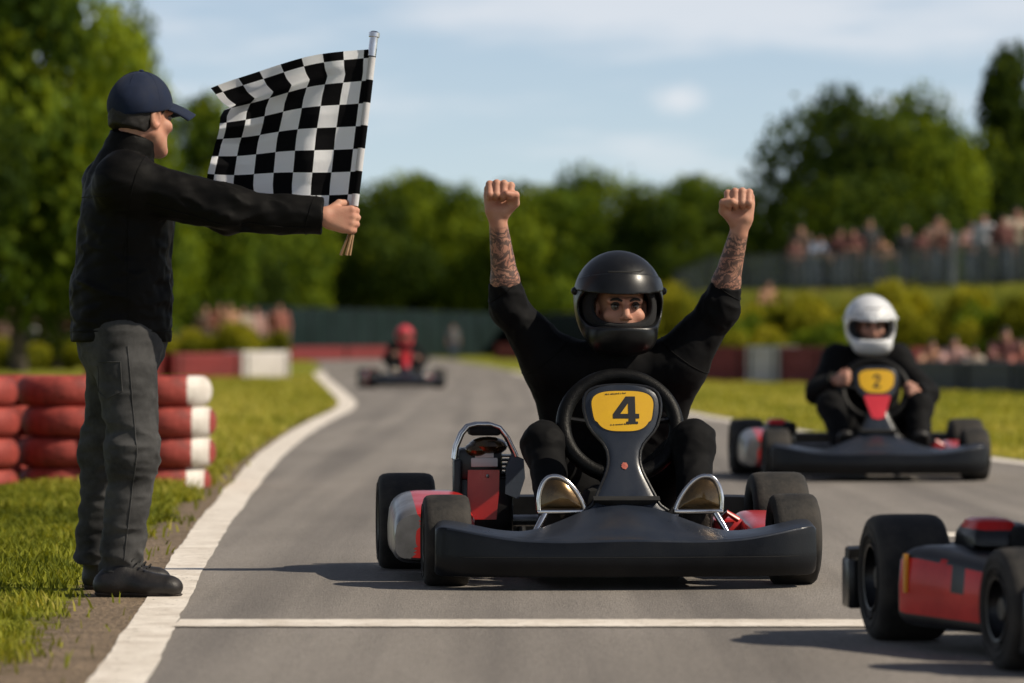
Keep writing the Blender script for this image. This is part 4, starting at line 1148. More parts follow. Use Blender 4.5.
grass('grass', 60000, 27, 95, lambda y: (-.133 * y - 1.5, spline(LEFT, y) - .15), .028, 2, None, 1.3, .22)
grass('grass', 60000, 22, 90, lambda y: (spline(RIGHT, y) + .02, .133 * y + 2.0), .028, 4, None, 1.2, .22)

# ------------------------------------------------------------------ trees and bushes
def leaf_cloud(rng, blobs, n, size, tone0=.45, lit=A(.75, -.25, .6)):
    vol = np.array([b[1][0] * b[1][1] * b[1][2] for b in blobs]) ** .72; pick = rng.choice(len(blobs), n, p=vol / vol.sum())
    C = np.array([b[0] for b in blobs])[pick]; Rr = np.array([b[1] for b in blobs])[pick]
    d = rng.normal(size=(n, 3)); d /= np.linalg.norm(d, axis=1)[:, None]
    rr = np.where(rng.rand(n) < .72, rng.uniform(.80, 1.06, n), rng.uniform(.35, .85, n))
    lump = 1 + .16 * vnoise((C[:, 0] + d[:, 0] * 2, C[:, 1] + d[:, 1] * 2, C[:, 2] + d[:, 2] * 2), 11, 2.6, 2)
    P = C + d * Rr * (rr * lump)[:, None]
    nrm = d + rng.normal(size=(n, 3)) * .75; nrm /= np.linalg.norm(nrm, axis=1)[:, None]
    t = np.cross(nrm, rng.normal(size=(n, 3))); t /= np.linalg.norm(t, axis=1)[:, None]; b = np.cross(nrm, t)
    s_ = size * rng.uniform(.55, 1.3, n)[:, None]
    V = np.stack([P - t * s_, P + b * s_ * .55 + nrm * s_ * .15, P + t * s_, P - b * s_ * .55 + nrm * s_ * .15], 1).reshape(-1, 3)
    F = np.arange(n * 4).reshape(n, 4)
    per = rng.normal(size=len(blobs)) * .16
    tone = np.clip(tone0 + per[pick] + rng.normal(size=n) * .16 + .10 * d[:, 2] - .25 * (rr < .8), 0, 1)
    return V, F, np.repeat(tone, 4)
def tree_proto(name, seed, h, w, n, mat, size, shape='round', tone0=.45):
    rng = np.random.RandomState(seed); root = empty(name)
    blobs = []; k = {'round': 24, 'tall': 22, 'spread': 28}[shape]
    limbs = []
    for i in range(k):
        u = rng.rand(); z = h * (.20 + .72 * u)
        if shape == 'tall': prof = (1 - u) ** .6 * .9 + .12
        else: prof = math.sin(math.pi * min(1, .22 + .70 * u)) ** .7
        a = rng.rand() * 6.283; q = w / 2 * prof * math.sqrt(rng.rand()) * .78
        r = w * rng.uniform(.13, .23) * (.65 + .5 * prof)
        c = A(q * math.cos(a), q * math.sin(a), z); blobs.append((c, A(r, r, r * rng.uniform(.7, 1.0))))
        if i % 2 == 0: limbs.append(c)
    blobs.append((A(0, 0, h * .93), A(w * .14, w * .14, h * .08))); blobs.append((A(0, 0, h * .5), A(w * .28, w * .28, h * .25)))
    if shape == 'spread': blobs += [(A(0, 0, h * .56), A(w * .46, w * .46, h * .40)), (A(w * .06, 0, h * .6), A(w * .42, w * .42, h * .38))]
    V, F, tn = leaf_cloud(rng, blobs, n, size, tone0)
    V[:, 2] = np.maximum(V[:, 2], .15)
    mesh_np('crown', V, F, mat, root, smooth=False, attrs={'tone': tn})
    m = MB(); top = h * .8; lean = rng.normal(size=2) * .02 * h
    m.tube([(lean[0] * u * u, lean[1] * u * u, h * .8 * u - .1) for u in np.linspace(0, 1, 9)], [max(.03, h * .028 * (1 - u) ** .8 + .02 + .03 * (u == 0)) for u in np.linspace(0, 1, 9)], 10)
    for c in limbs:
        b = A(lean[0] * .2, lean[1] * .2, max(h * .16, c[2] * .62)); mid = (b + c) / 2 + A(0, 0, -.03 * h)
        m.tube([tuple(b), tuple(mid), tuple(c)], [h * .011, h * .007, h * .003], 6)
    m.build('trunk', MT['bark'], root)
    return root
def place(proto, used, loc, rz, sc, label, cat, group):
    if proto.name not in used: o = proto; used.add(proto.name)
    else: o = copy_tree(proto)
    o.location = tuple(loc); o.rotation_euler = (0, 0, rz); o.scale = sc if isinstance(sc, tuple) else (sc,) * 3
    tag(o, label, cat, group); return o
used = set()
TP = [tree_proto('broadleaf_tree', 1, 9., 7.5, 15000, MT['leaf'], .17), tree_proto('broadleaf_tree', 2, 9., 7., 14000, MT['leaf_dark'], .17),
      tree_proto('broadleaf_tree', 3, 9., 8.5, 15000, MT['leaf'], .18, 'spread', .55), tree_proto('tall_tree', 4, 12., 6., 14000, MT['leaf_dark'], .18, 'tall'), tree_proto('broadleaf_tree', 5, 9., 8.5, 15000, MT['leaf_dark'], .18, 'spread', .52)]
def tree_at(i, px, top, d, w_px, label, group='trees around the circuit', rz=0., base=0.):
    sc = d / FPX; h = CAM_H + (341.5 - top) * sc - base; hp = (9., 9., 9., 12., 9.)[i]; wp = (7.5, 7., 8.5, 6., 8.5)[i]
    sz = h / hp; sw = w_px * sc / wp
    return place(TP[i], used, ((px - 512) * sc, d, base), rz, (sw, sw, sz), label, 'tree', group)
tree_at(0, 18, -75, 108, 250, 'huge leafy tree filling the left edge of the view and rising out of it', rz=.3)
tree_at(2, 108, 12, 128, 150, 'big yellow-green tree whose sunlit edge shows above the flagman', rz=2.)
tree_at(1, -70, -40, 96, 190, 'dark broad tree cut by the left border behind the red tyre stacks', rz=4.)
tree_at(0, 205, 96, 152, 130, 'mid-green tree directly behind the checkered flag', rz=1.2)
tree_at(2, 150, 190, 138, 120, 'low yellow-green tree behind the flagman\'s back and outstretched arm', rz=5.)
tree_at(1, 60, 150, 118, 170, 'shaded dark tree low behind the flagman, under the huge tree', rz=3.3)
mid = [(268, 176, 180, 120, 2), (322, 188, 205, 118, 0), (372, 178, 192, 105, 1), (418, 172, 214, 118, 0), (462, 186, 200, 105, 2), (508, 178, 220, 112, 1), (552, 184, 198, 110, 0), (600, 168, 212, 118, 2), (648, 182, 200, 110, 1), (692, 174, 222, 112, 0), (735, 182, 205, 120, 1)]
wher = ['behind the flag pole and the flagman\'s hand', 'right of the flagman\'s hand', 'above the far red-helmeted driver', 'just right of the far red-helmeted driver', 'left of the winner\'s raised right fist', 'behind the winner\'s right forearm', 'between the winner\'s right fist and black helmet', 'straight above the winner\'s black helmet', 'between the black helmet and the winner\'s left fist', 'just left of the winner\'s left forearm', 'behind the winner\'s left forearm, where the big round tree starts']
for k, (px, top, d, w, i) in enumerate(mid):
    tree_at(i, px, top + 3, d * 1.18, w * 1.25, ('dark green' if i == 1 else 'yellow-green' if i == 2 else 'mid green') + ' treeline tree ' + wher[k], 'trees of the far treeline', rz=k * 1.7)
low = [(240, 232, 165), (300, 240, 176), (360, 238, 172), (440, 236, 178), (520, 240, 176), (590, 236, 170), (655, 240, 168), (712, 236, 160), (765, 236, 150)]
lw = ['under the checkered flag', 'right of the flag pole foot', 'above the far kart', 'beside the winner\'s right elbow', 'behind the winner\'s right upper arm', 'behind the black helmet', 'by the winner\'s left shoulder', 'behind the winner\'s left elbow', 'at the left end of the raised crowd']
for k, (px, top, d) in enumerate(low):
    d = 190 if k == 0 else 236 if px < 660 else d
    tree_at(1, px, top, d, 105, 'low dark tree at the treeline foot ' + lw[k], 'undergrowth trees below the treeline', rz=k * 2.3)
tree_at(2, 905, 96, 140, 185, 'big round tree with a sunlit yellow-green side above the crowd', rz=1.)
tree_at(4, 836, 86, 133, 205, 'left half of the great round crown, its shade put into dark leaves', rz=.4)  # shaded half of the crown, painted through the darker leaf colour
tree_at(2, 938, 122, 130, 110, 'sunlit right shoulder of the great round crown above the crowd', rz=2.7)
tree_at(4, 872, 172, 126, 230, 'lower tree directly behind the standing crowd, leaf colour darkened as shade', rz=2.2)  # dark leaf colour stands in for the shade behind the crowd
tree_at(3, 1012, 44, 150, 130, 'tall dark narrow tree cut by the right border', rz=.6)
tree_at(1, 985, 130, 132, 150, 'dark lower tree at the right border behind the crowd', rz=5.)
tree_at(1, 1075, 60, 140, 170, 'dark tree just beyond the right border', rz=3.)
for k, (px, top, d, w_, i) in enumerate(((-150, 10, 118, 190, 2), (-260, 20, 130, 200, 0), (-380, 0, 122, 210, 1), (-520, 30, 140, 200, 2), (-680, 10, 128, 220, 0), (1190, 60, 150, 190, 2), (1320, 40, 160, 200, 1))):
    tree_at(i, px, top, d, w_, 'leafy tree of the row that goes on beyond the ' + ('left' if px < 0 else 'right') + ' edge of the view', 'trees beyond the edges of the view', rz=k * 1.9)
# bushes
def bush_proto(name, seed, mat, n, tone0):
    rng = np.random.RandomState(seed); blobs = []
    for i in range(12):
        a = rng.rand() * 6.283; q = .75 * math.sqrt(rng.rand()); r = rng.uniform(.26, .45)
        blobs.append((A(q * math.cos(a), q * math.sin(a), rng.uniform(.25, .75 - .25 * q)), A(r, r, r * rng.uniform(.7, 1.))))
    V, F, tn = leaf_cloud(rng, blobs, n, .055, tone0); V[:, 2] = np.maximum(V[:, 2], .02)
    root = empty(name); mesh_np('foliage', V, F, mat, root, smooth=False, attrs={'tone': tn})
    m = MB()
    for i in range(5):
        b = blobs[i][0]; m.tube([(b[0] * .15, b[1] * .15, -.05), (b[0] * .5, b[1] * .5, b[2] * .6), tuple(b)], [.03, .02, .008], 6)
    m.build('stem', MT['bark'], root); return root
BP = [bush_proto('bush', 21, MT['leaf_bush'], 6000, .5), bush_proto('bush', 22, MT['leaf_bush'], 6000, .30), bush_proto('bush', 23, MT['leaf'], 6000, .55)]
place_words = ['at the left end of the right-hand hedge', 'second from the left end of the right-hand hedge', 'in the hedge right of the winner\'s left elbow', 'in the hedge below the bare-armed spectator', 'in the hedge left of the white helmet', 'just left of the white helmet', 'behind the white helmet', 'just right of the white helmet', 'in the hedge below the pale fence post', 'in the hedge near the right border', 'last before the right border', 'cut by the right border']
pxs = [678, 705, 735, 765, 797, 830, 862, 895, 928, 962, 996, 1030]
rb = random.Random(8)
for k, px in enumerate(pxs):
    d = 97 - k * 1.4; top = 290 + (-16, 9, -6, 13, -11, 5, 12, -14, 8, -9, 4, -12)[k] + rb.uniform(-3, 3) - k * .4; sc = d / FPX; x = (px - 512) * sc
    z0 = float(bank_z(x, d)); h = CAM_H + (341.5 - top) * sc - z0
    place(BP[(0, 1, 0, 2, 1, 0, 2, 0, 1, 0, 2, 1)[k]], used, (x, d, z0 - .03), rb.uniform(0, 6), (1.0 + rb.uniform(-.2, .2), .95, h), 'yellow-green leafy bush ' + place_words[k], 'bush', 'bushes in front of the spectator fence')
pxs2 = [690, 722, 757, 790, 822, 945, 978, 1012]
pw2 = ['above the left end of the red and white tyre wall', 'above the first red length of the right tyre wall', 'above the white length of the right tyre wall', 'above the red length left of the second kart', 'beside the second driver\'s right shoulder', 'behind the crouching spectators, first right of the second driver', 'behind the crouching spectators, middle one', 'behind the crouching spectators at the right border']
for k, px in enumerate(pxs2):
    d = 88 - k * .9; top = 318 + rb.uniform(-13, 13); sc = d / FPX; x = (px - 512) * sc; z0 = float(bank_z(x, d)); h = CAM_H + (341.5 - top) * sc - z0
    place(BP[(k + 1) % 3], used, (x, d, z0 - .03), rb.uniform(0, 6), (.9, .8, h), 'low front bush ' + pw2[k], 'bush', 'low bushes behind the tyre wall')
pxs3 = [(-8, 338), (22, 341), (55, 343), (90, 340), (178, 330), (205, 334), (232, 324), (262, 328), (292, 332), (322, 335), (352, 337), (380, 339)]
pw3 = ['at the left border above the tyres', 'below the leftmost spectators', 'left of the flagman\'s hip', 'behind the flagman\'s hip', 'just right of the flagman\'s waist', 'left of the red-shirted group', 'tallest, below the red-shirted group', 'above the white end of the left barrier', 'below the lone red spectator', 'right of the lone red spectator', 'left of the far kart', 'directly behind the far kart']
for k, (px, top) in enumerate(pxs3):
    d = 118 + rb.uniform(-6, 8) if px < 285 else 206 + rb.uniform(-4, 6); sc = d / FPX; x = (px - 512) * sc; h = CAM_H + (341.5 - top) * sc
    place(BP[k % 2], used, (x, d, -.03), rb.uniform(0, 6), (1.0, .9, max(.8, h * 1.15)), 'low yellow-green shrub ' + pw3[k], 'bush', 'low shrubs beyond the left grass')

# ------------------------------------------------------------------ fences, barriers, tyres
def fence(name, a, b, h, z_of, mat, post_mat, step, label, bright=None, net_lift=.05):
    a, b = A(*a), A(*b); L = np.linalg.norm(b - a); n = max(2, int(round(L / step))); root = empty(name, (a[0], a[1], 0)); tag(root, label, 'fence')
    pts = [a + (b - a) * i / n for i in range(n + 1)]; zs = [float(z_of(p[0], p[1])) for p in pts]
    m = MB(); V = []; 
    for p, z in zip(pts, zs): V += [(p[0] - a[0], p[1] - a[1], z + net_lift), (p[0] - a[0], p[1] - a[1], z + h)]
    mesh_np('net_panel', V, [[2 * i, 2 * i + 2, 2 * i + 3, 2 * i + 1] for i in range(n)], mat, root, smooth=False)
    m = MB(); m.tube([(p[0] - a[0], p[1] - a[1] - .03, z + h + .01) for p, z in zip(pts, zs)], .022, 6); m.tube([(p[0] - a[0], p[1] - a[1] - .03, z + .12) for p, z in zip(pts, zs)], .018, 6); m.build('rail', post_mat, root)
    for i, (p, z) in enumerate(zip(pts, zs)):
        m = MB(); big = bright is not None and i == bright
        m.tube([(0, 0, -.3), (0, 0, h + (.35 if big else .08))], .09 if big else .04, 10); m.lathe([(.0, .02), (.05, .01), (.05, -.01)], 'Z', (0, 0, h + (.35 if big else .08)), n=10)
        m.build('post', MT['galv'] if big else post_mat, root, loc=(p[0] - a[0], p[1] - a[1] - .06, z))
    return root
ext = FB + FD * 9
fence('mesh_fence', FA - FD * .5, ext, 1.05, bank_z, MT['net'], MT['dark_steel'], 2.6, 'grey netted mesh fence on the bank with spectators leaning behind it', bright=7)
fl = lambda x, y: 0.
fence('mesh_fence', at(-40, 341, 150)[:2], at(510, 341, 224)[:2], 2.5, fl, MT['net_green'], MT['dark_steel'], 3.2, 'blue-green screened fence along the foot of the far left trees')
fence('mesh_fence', at(510.3, 341, 224)[:2], at(745, 341, 140)[:2], 2.3, fl, MT['net_green'], MT['dark_steel'], 3.2, 'green screened fence half hidden behind the winning driver')
def barrier_block(name, loc, rz, L, h, w, mat, label, group):
    """a length of tyre wall under a painted conveyor belt: bulging courses, rounded ends"""
    root = empty(name, loc, rz); tag(root, label, 'barrier', group)
    m = MB(); rings = []; n = 5
    for i in range(25):
        u = i / 24; x = (u - .5) * L; e = 1 - .06 * max(0, abs(u - .5) * 2 - .9) / .1
        ring = []
        for side in (-1, 1):
            for k in range(13):
                z = h * (k / 12 if side < 0 else 1 - k / 12); bulge = .022 * abs(math.sin(math.pi * 3 * z / h))
                ring.append((x, side * (w / 2 + bulge) * e, z))
        rings.append(ring)
    m.loft(rings); m.build('belt', mat, root, sharp=60)
    m = MB()
    for sx in (-1, 1): m.box((sx * (L / 2 - .18), -w / 2 - .03, h * .5), (.05, .02, h * .9), .005)
    m.build('strap', MT['matte_black'], root); return root
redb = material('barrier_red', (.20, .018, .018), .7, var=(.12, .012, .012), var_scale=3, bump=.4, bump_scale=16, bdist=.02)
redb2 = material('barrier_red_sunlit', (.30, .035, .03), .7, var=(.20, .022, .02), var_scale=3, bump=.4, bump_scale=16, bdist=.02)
whib = material('barrier_white', (.58, .54, .52), .7, var=(.42, .39, .37), var_scale=3, bump=.4, bump_scale=16, bdist=.02)
darkb = material('barrier_dark', (.030, .036, .040), .6, var=(.05, .056, .06), var_scale=2, bump=.3, bump_scale=10, bdist=.02)
def wall_run(p0, p1, h, w, cols, labels, group, d0=None):
    p0, p1 = A(*p0), A(*p1); n = len(cols); t = unit(p1 - p0); L = np.linalg.norm(p1 - p0) / n; rz = math.atan2(t[1], t[0])
    for i, c in enumerate(cols):
        q = p0 + (p1 - p0) * (i + .5) / n
        barrier_block('tyre_wall', (q[0], q[1], 0), rz, L * .985, h, w, c, labels[i], group)
wall_run(at(668, 341, 86)[:2], at(708, 341, 83)[:2], .70, .5, [whib, redb], ['white length of tyre wall half behind the winner\'s left sleeve', 'red length of tyre wall at the winner\'s left elbow'], 'tyre wall beside the right grass')
wall_run(at(708, 341, 83)[:2], at(755, 341, 81.5)[:2], .76, .5, [redb], ['red length of tyre wall left of the white length on the right'], 'tyre wall beside the right grass')
wall_run(at(755, 341, 81.5)[:2], at(790, 341, 80.5)[:2], .77, .5, [whib], ['short white length between two red lengths on the right'], 'tyre wall beside the right grass')
wall_run(at(790, 341, 80.5)[:2], at(925, 341, 74)[:2], .76, .5, [redb, redb, redb], ['red length of tyre wall just right of the white length', 'red length of tyre wall behind the second driver\'s arm', 'red length of tyre wall right behind the second driver'], 'tyre wall beside the right grass')
wall_run(at(925, 341, 69)[:2], at(1090, 341, 63)[:2], .52, .5, [darkb] * 3, ['dark grey barrier length right of the second kart\'s driver', 'dark grey barrier length below the crouching spectators', 'dark grey barrier length running out past the right border'], 'dark barrier in front of the crouching spectators')
wall_run(at(95, 341, 86)[:2], at(168, 341, 90)[:2], .60, .5, [redb], ['red barrier length hidden mostly behind the flagman'], 'left barrier beyond the tyre stacks')
wall_run(at(166, 341, 89)[:2], at(233, 341, 91)[:2], .60, .5, [redb], ['long red barrier length right of the flagman\'s hip'], 'left barrier beyond the tyre stacks')
wall_run(at(233, 341, 91)[:2], at(281, 341, 93)[:2], .64, .5, [whib], ['white end length of the left barrier beyond the tyre stacks'], 'left barrier beyond the tyre stacks')
wall_run(at(283, 341, 172)[:2], at(392, 341, 196)[:2], .62, .5, [redb] * 2, ['far red barrier length at the edge of the bend', 'farthest red barrier length behind the far kart'], 'far barrier on the bend')
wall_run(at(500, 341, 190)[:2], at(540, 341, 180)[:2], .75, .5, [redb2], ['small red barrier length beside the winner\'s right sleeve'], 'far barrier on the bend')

def barrier_tyre(loc, rz, mat, label, r=.292, h=.181):
    prof = []
    for k in range(15):
        a = -math.pi / 2 + math.pi * k / 14
        prof.append((r - .055 + .074 * math.copysign(abs(math.cos(a)) ** .85, math.cos(a)) - .014, h / 2 + (h / 2) * math.copysign(abs(math.sin(a)) ** 1.0, math.sin(a))))
    prof += [(r - .10, h * .99), (r - .125, h * .93), (r - .132, h * .85), (r - .115, h * .80), (r - .08, h * .6), (r - .07, h * .5), (r - .08, h * .4), (r - .115, h * .2), (r - .132, h * .15), (r - .125, h * .07), (r - .10, h * .01)]
    m = MB(); m.lathe(prof, 'Z', n=56, closed=True)
    # tread grooves round the crown
    o = m.build('tyre', mat, None, loc=loc, sharp=50); o.rotation_euler = (rb.uniform(-.012, .012), rb.uniform(-.012, .012), rz)
    tag(o, label, 'tyre', 'red painted tyres stacked in columns on the grass')
    return o
lev = ['lowest', 'second from the bottom', 'third from the bottom', 'topmost']
cols_ = [(-30, 22.7, 'cut by the left border', 'tyre_red', 0), (69, 23.1, 'partly behind the flagman\'s legs', 'tyre_red', 0), (165, 23.0, 'with white stripes', 'tyre_striped', 0), (20, 23.75, 'of the rear row, left', 'tyre_red', 0), (118, 23.75, 'of the rear row, right', 'tyre_red', 0)]
for px, d, w, mt, rz in cols_:
    p = at(px, 341, d); z = -.062
    for k in range(4):
        mat = MT['tyre_striped_wide'] if (mt == 'tyre_striped' and k == 3) else MT[mt]
        jx, jy = rb.uniform(-.018, .018), rb.uniform(-.015, .015)
        if mt == 'tyre_striped': jx = (-.02, .012, .014, -.012)[k]
        barrier_tyre((p[0] + jx, p[1] + jy, z), rz, mat, 'red tyre, ' + lev[k] + ' in the column ' + w, r=.292 + rb.uniform(-.004, .004)); z += .1815
# ------------------------------------------------------------------ the karts
make_kart('dark grey kart with yellow number 4 plate, its driver cheering', (.347, 14.22, 0), rad(4.3), '4')
make_kart('blurred kart with red nose shield and yellow number 2 plate on the right', (2.26, 24.55, 0), rad(1.5), '2', red_shield=True, pedals=False, lowengine=True)
make_kart('nearest kart cut by the right border, red and black side pod in view', (1.915, 10.74, 0), rad(6.5), None, lowengine=True, pod='striped', scale=1.0, wide_bumper=True, front_turn=rad(4))
make_kart('farthest kart, small and blurred, with red nose and red-helmeted driver', (-2.02, 71.6, 0), rad(6), None, red_shield=True, lowengine=True, plate='red_paint')

# ------------------------------------------------------------------ the winner
def hand_frame(thumb, along):
    z = unit(along); x = np.asarray(thumb, float); x = unit(x - z * (x @ z)); return x, z
def hf(thumb, palm, along):
    z = unit(along); y = np.asarray(palm, float); y = unit(y - z * (y @ z)); x = np.asarray(thumb, float); x = x - y * (x @ y) - z * (x @ z); return np.stack([unit(x), y, z], 1)
J = dict(pelvis=A(.365, 14.60, .25), waist=A(.375, 14.57, .42), chest=A(.388, 14.50, .65), neck=A(.397, 14.40, .885), head=A(.405, 14.315, .990), look=A(.14, -1, .02),
         shR=A(.160, 14.42, .785), shL=A(.620, 14.42, .78), elR=A(-.014, 14.36, .998), elL=A(.778, 14.36, .998), wrR=at(497.5, 218, 14.28), wrL=at(740.5, 226, 14.28),
         hipR=A(.27, 14.52, .24), hipL=A(.47, 14.52, .24), knR=A(.115, 13.98, .500), knL=A(.660, 13.98, .505), anR=A(.165, 13.76, .20), anL=A(.655, 13.76, .20),
         heelR=A(.165, 13.78, .135), heelL=A(.655, 13.78, .135), toeR=A(.17, 13.69, .30), toeL=A(.66, 13.69, .30), shoe_upR=A(0, 1, .4), shoe_upL=A(0, 1, .4),
         leg=.68, trunk=((.205, .13), (.222, .125), (.222, .135)))
J['drape'] = [(A(.078, 14.40, .885), A(.176, 14.47, .60), .066, .068), (A(.690, 14.40, .885), A(.586, 14.47, .60), .066, .068)]
J['handR'] = hf((1, 0, 0), (.06, -1, -.05), (.06, 0, 1)); J['handL'] = hf((-1, 0, 0), (-.10, -1, -.05), (-.04, 0, 1))
W = Person(J, h=.0045, head_s=1.2, hand_s=1.32, girth=1.12, name='person', label='winning driver in black with raised tattooed fists and black helmet', group='kart drivers', base=A(.365, 14.55, .12), skin='skin', ink=True)
W.top(MT['black_cloth'], ease=.014, sleeve=(1., .27), collar=((0, .01, -.02), (0, -.01, .035), .082, .085), fold=.006, seed=4, h=.006, rr=(.066, .045, .042, .037))
W.trousers(MT['black_cloth'], ease=.014, seed=6, h=.0065, rr=(.086, .052, .046, .042))
wj = [x for x in W.o.children if x.name.startswith('jacket')][0]
for a in 'RL':
    ax_ = unit(J['el' + a] - J['sh' + a]); u1 = unit(np.cross(ax_, A(0, 1, .1))); u2 = np.cross(ax_, u1)
    W.seam(wj, [(J['sh' + a] + ax_ * .05, u1 * math.cos(t) + u2 * math.sin(t)) for t in np.linspace(0, 6.28, 36)], MT['jacket_cloth'], .002)
    fa = unit(J['wr' + a] - J['el' + a]); W.seam(wj, [(J['el' + a] + fa * .075, u1 * math.cos(t) + u2 * math.sin(t)) for t in np.linspace(0, 6.28, 36)], MT['jacket_cloth'], .002)
for a in 'RL': W.shoe(a, MT['shoe'], MT['sole'], h=.006)
W.eyes()
hr = frame(A(.10, -1, -.01))
helmet(W.o, W.base, A(.398, 14.335, 1.012), hr, 1.275, MT['helmet_black'], h=.0045)

# ------------------------------------------------------------------ the other drivers (steering), built in their kart's frame
def seated(name_label, loc, rz, scale, shell, h, group='kart drivers', mats=None, hs=1.15, base_z=.12):
    J = dict(pelvis=A(.02, .38, .25), waist=A(.02, .35, .42), chest=A(.02, .27, .65), neck=A(.025, .17, .87), head=A(.03, .085, .965), look=A(.03, -1, -.08),
             shR=A(-.175, .20, .755), shL=A(.215, .20, .755), elR=A(-.325, .0, .545), elL=A(.375, .0, .535), wrR=A(-.215, -.155, .625), wrL=A(.285, -.165, .545),
             hipR=A(-.09, .32, .24), hipL=A(.13, .32, .24), knR=A(-.26, -.24, .46), knL=A(.30, -.24, .46), anR=A(-.20, -.46, .20), anL=A(.27, -.46, .20),
             heelR=A(-.20, -.44, .135), heelL=A(.27, -.44, .135), toeR=A(-.20, -.53, .30), toeL=A(.27, -.53, .30), shoe_upR=A(0, 1, .4), shoe_upL=A(0, 1, .4),
             trunk=((.175, .13), (.18, .12), (.205, .13)), poseR='grip', poseL='grip')
    J['handR'] = hf((.1, -.2, 1), (1, .1, 0), (.15, -1, .12)); J['handL'] = hf((-.1, -.2, 1), (-1, .1, 0), (-.15, -1, .12))
    base = A(.02, .33, base_z)
    P = Person(J, h=h, head_s=hs, hand_s=1.1, girth=1.08, name='person', label=name_label, group=group, base=base, skin='skin_pale')
    P.top(MT['black_cloth'], ease=.014, sleeve=(1., .90), fold=.006, seed=14, h=max(h, .007)); P.trousers(MT['black_cloth'], ease=.014, seed=16, h=max(h, .007), rr=(.084, .066, .062, .05))
    for a in 'RL': P.shoe(a, MT['shoe'], h=max(h, .007))
    P.eyes()
    helmet(P.o, base, A(.027, .10, .975), frame(A(.03, -1, -.06)), 1.26, shell, h=max(h, .006), mats=mats)
    c, s_ = math.cos(rz), math.sin(rz); b = base * scale
    P.o.location = (loc[0] + c * b[0] - s_ * b[1], loc[1] + s_ * b[0] + c * b[1], b[2]); P.o.rotation_euler = (0, 0, rz); P.o.scale = (scale,) * 3
    return P
seated('blurred driver in white helmet steering the second kart', (2.275, 24.55), rad(1.5), 1., MT['helmet_white'], .007, mats=(MT['helmet_white'], MT['helmet_white']))
P4 = seated('distant blurred driver in bright red helmet in the farthest kart', (-2.02, 71.6), rad(6), 1., MT['helmet_red'], .011, mats=(MT['helmet_red'], MT['helmet_red']))
# driver of the nearest kart: the body of the steering driver again, seated beyond the right border
r3 = P4.o.copy(); COL.objects.link(r3)
for ch in [x for x in bpy.data.objects if x.parent == P4.o]:
    c_ = copy_tree(ch, r3)
    if c_.name.startswith('helmet'):
        c_.data = c_.data.copy(); c_.data.materials[0] = MT['helmet_black']
        for g2 in [x for x in bpy.data.objects if x.parent == c_ and not x.name.startswith(('lining', 'vent'))]:
            g2.data = g2.data.copy(); g2.data.materials[0] = MT['helmet_black']
b = A(.02, .33, .12); c, s_ = math.cos(rad(6.5)), math.sin(rad(6.5))
r3.location = (1.915 + c * b[0] - s_ * b[1], 10.74 + s_ * b[0] + c * b[1], b[2]); r3.rotation_euler = (0, 0, rad(6.5)); r3.scale = (1.,) * 3
tag(r3, 'driver of the nearest kart, seated beyond the right border and casting its shadow', 'person', 'kart drivers')

# ------------------------------------------------------------------ the flagman
bd = unit(A(math.cos(rad(12)), math.sin(rad(12)), 0)); br = A(bd[1], -bd[0], 0)   # facing, right-hand side
hd = unit(A(math.cos(rad(46)), math.sin(rad(46)), -.02))
J = dict(pelvis=A(-1.352, 13.30, .90), waist=A(-1.352, 13.30, 1.04), chest=A(-1.335, 13.30, 1.29), neck=A(-1.318, 13.30, 1.535), head=A(-1.284, 13.31, 1.642), look=hd,
         shR=A(-1.325, 13.13, 1.415), shL=A(-1.40, 13.47, 1.415), elR=at(229, 211, 13.10), elL=A(-1.43, 13.60, 1.12), wrR=at(324, 216.5, 13.12), wrL=A(-1.34, 13.60, .88),
         hipR=A(-1.335, 13.20, .87), hipL=A(-1.365, 13.40, .87), knR=at(134, 452, 13.11), knL=at(106, 450, 13.44), anR=at(121, 566, 13.10), anL=at(96, 556, 13.44),
         heelR=A(-1.385, 13.07, .042), heelL=A(-1.465, 13.45, .042), toeR=A(-1.135, 13.05, .040), toeL=A(-1.22, 13.53, .040),
         trunk=((.160, .140), (.165, .135), (.178, .140)), hem_r=((.170, .142), (.172, .152)), poseR='grip', poseL='relaxed')
pole_dir = unit(at(375.5, 36, 13.20) - at(344.5, 256, 13.12))
J['handR'] = hf(tuple(pole_dir), (-.15, 1, 0), (1, .10, -.12)); J['handL'] = hf((1, 0, 0), (0, -1, 0), (.1, 0, -1))
FM = Person(J, h=.0045, head_s=1.12, hand_s=1.13, girth=1.06, name='person', label='flagman in black jacket and navy cap standing at the white line', base=A(-1.35, 13.25, 0), skin='skin')
FM.top(MT['jacket_cloth'], ease=.016, hem=A(-1.352, 13.30, .868), sleeve=(1., .985), collar=((-.03, 0, -.06), (.004, 0, .046), .090, .080), fold=.009, seed=21, h=.006, rr=(.066, .058, .055, .044))
FM.trousers(MT['denim'], ease=.012, rise=.06, seed=23, h=.006, rr=(.092, .068, .064, .054), stop=1.06, fold=.009)
for a in 'RL': FM.shoe(a, MT['shoe'], MT['sole'], h=.005)
FM.eyes()
c, R, hs = J['head'], FM.Rh, 1.12
lo, hi = c - .4, c + .4
T = lambda x, y, z: c + R @ (A(x, y, z) * hs)
S = SDF(lo, hi, .005); S.ell(T(0, -.013, .033), A(.079, .099, .090) * hs, R, 0); S.ell(T(0, -.045, -.02), A(.066, .066, .07) * hs, R, .03)
S.ell(T(0, .09, -.05), A(.12, .11, .10) * hs, R, .01, 'cut'); S.plane(T(0, 0, -.056), -unit(R[:, 2] + .3 * R[:, 1]), lo, hi); S.plane(T(0, .0, .055), R[:, 2], lo, hi)
for sx in (-1, 1): S.ell(T(sx * .085, .005, -.01), A(.03, .035, .045) * hs, R, .005, 'cut')
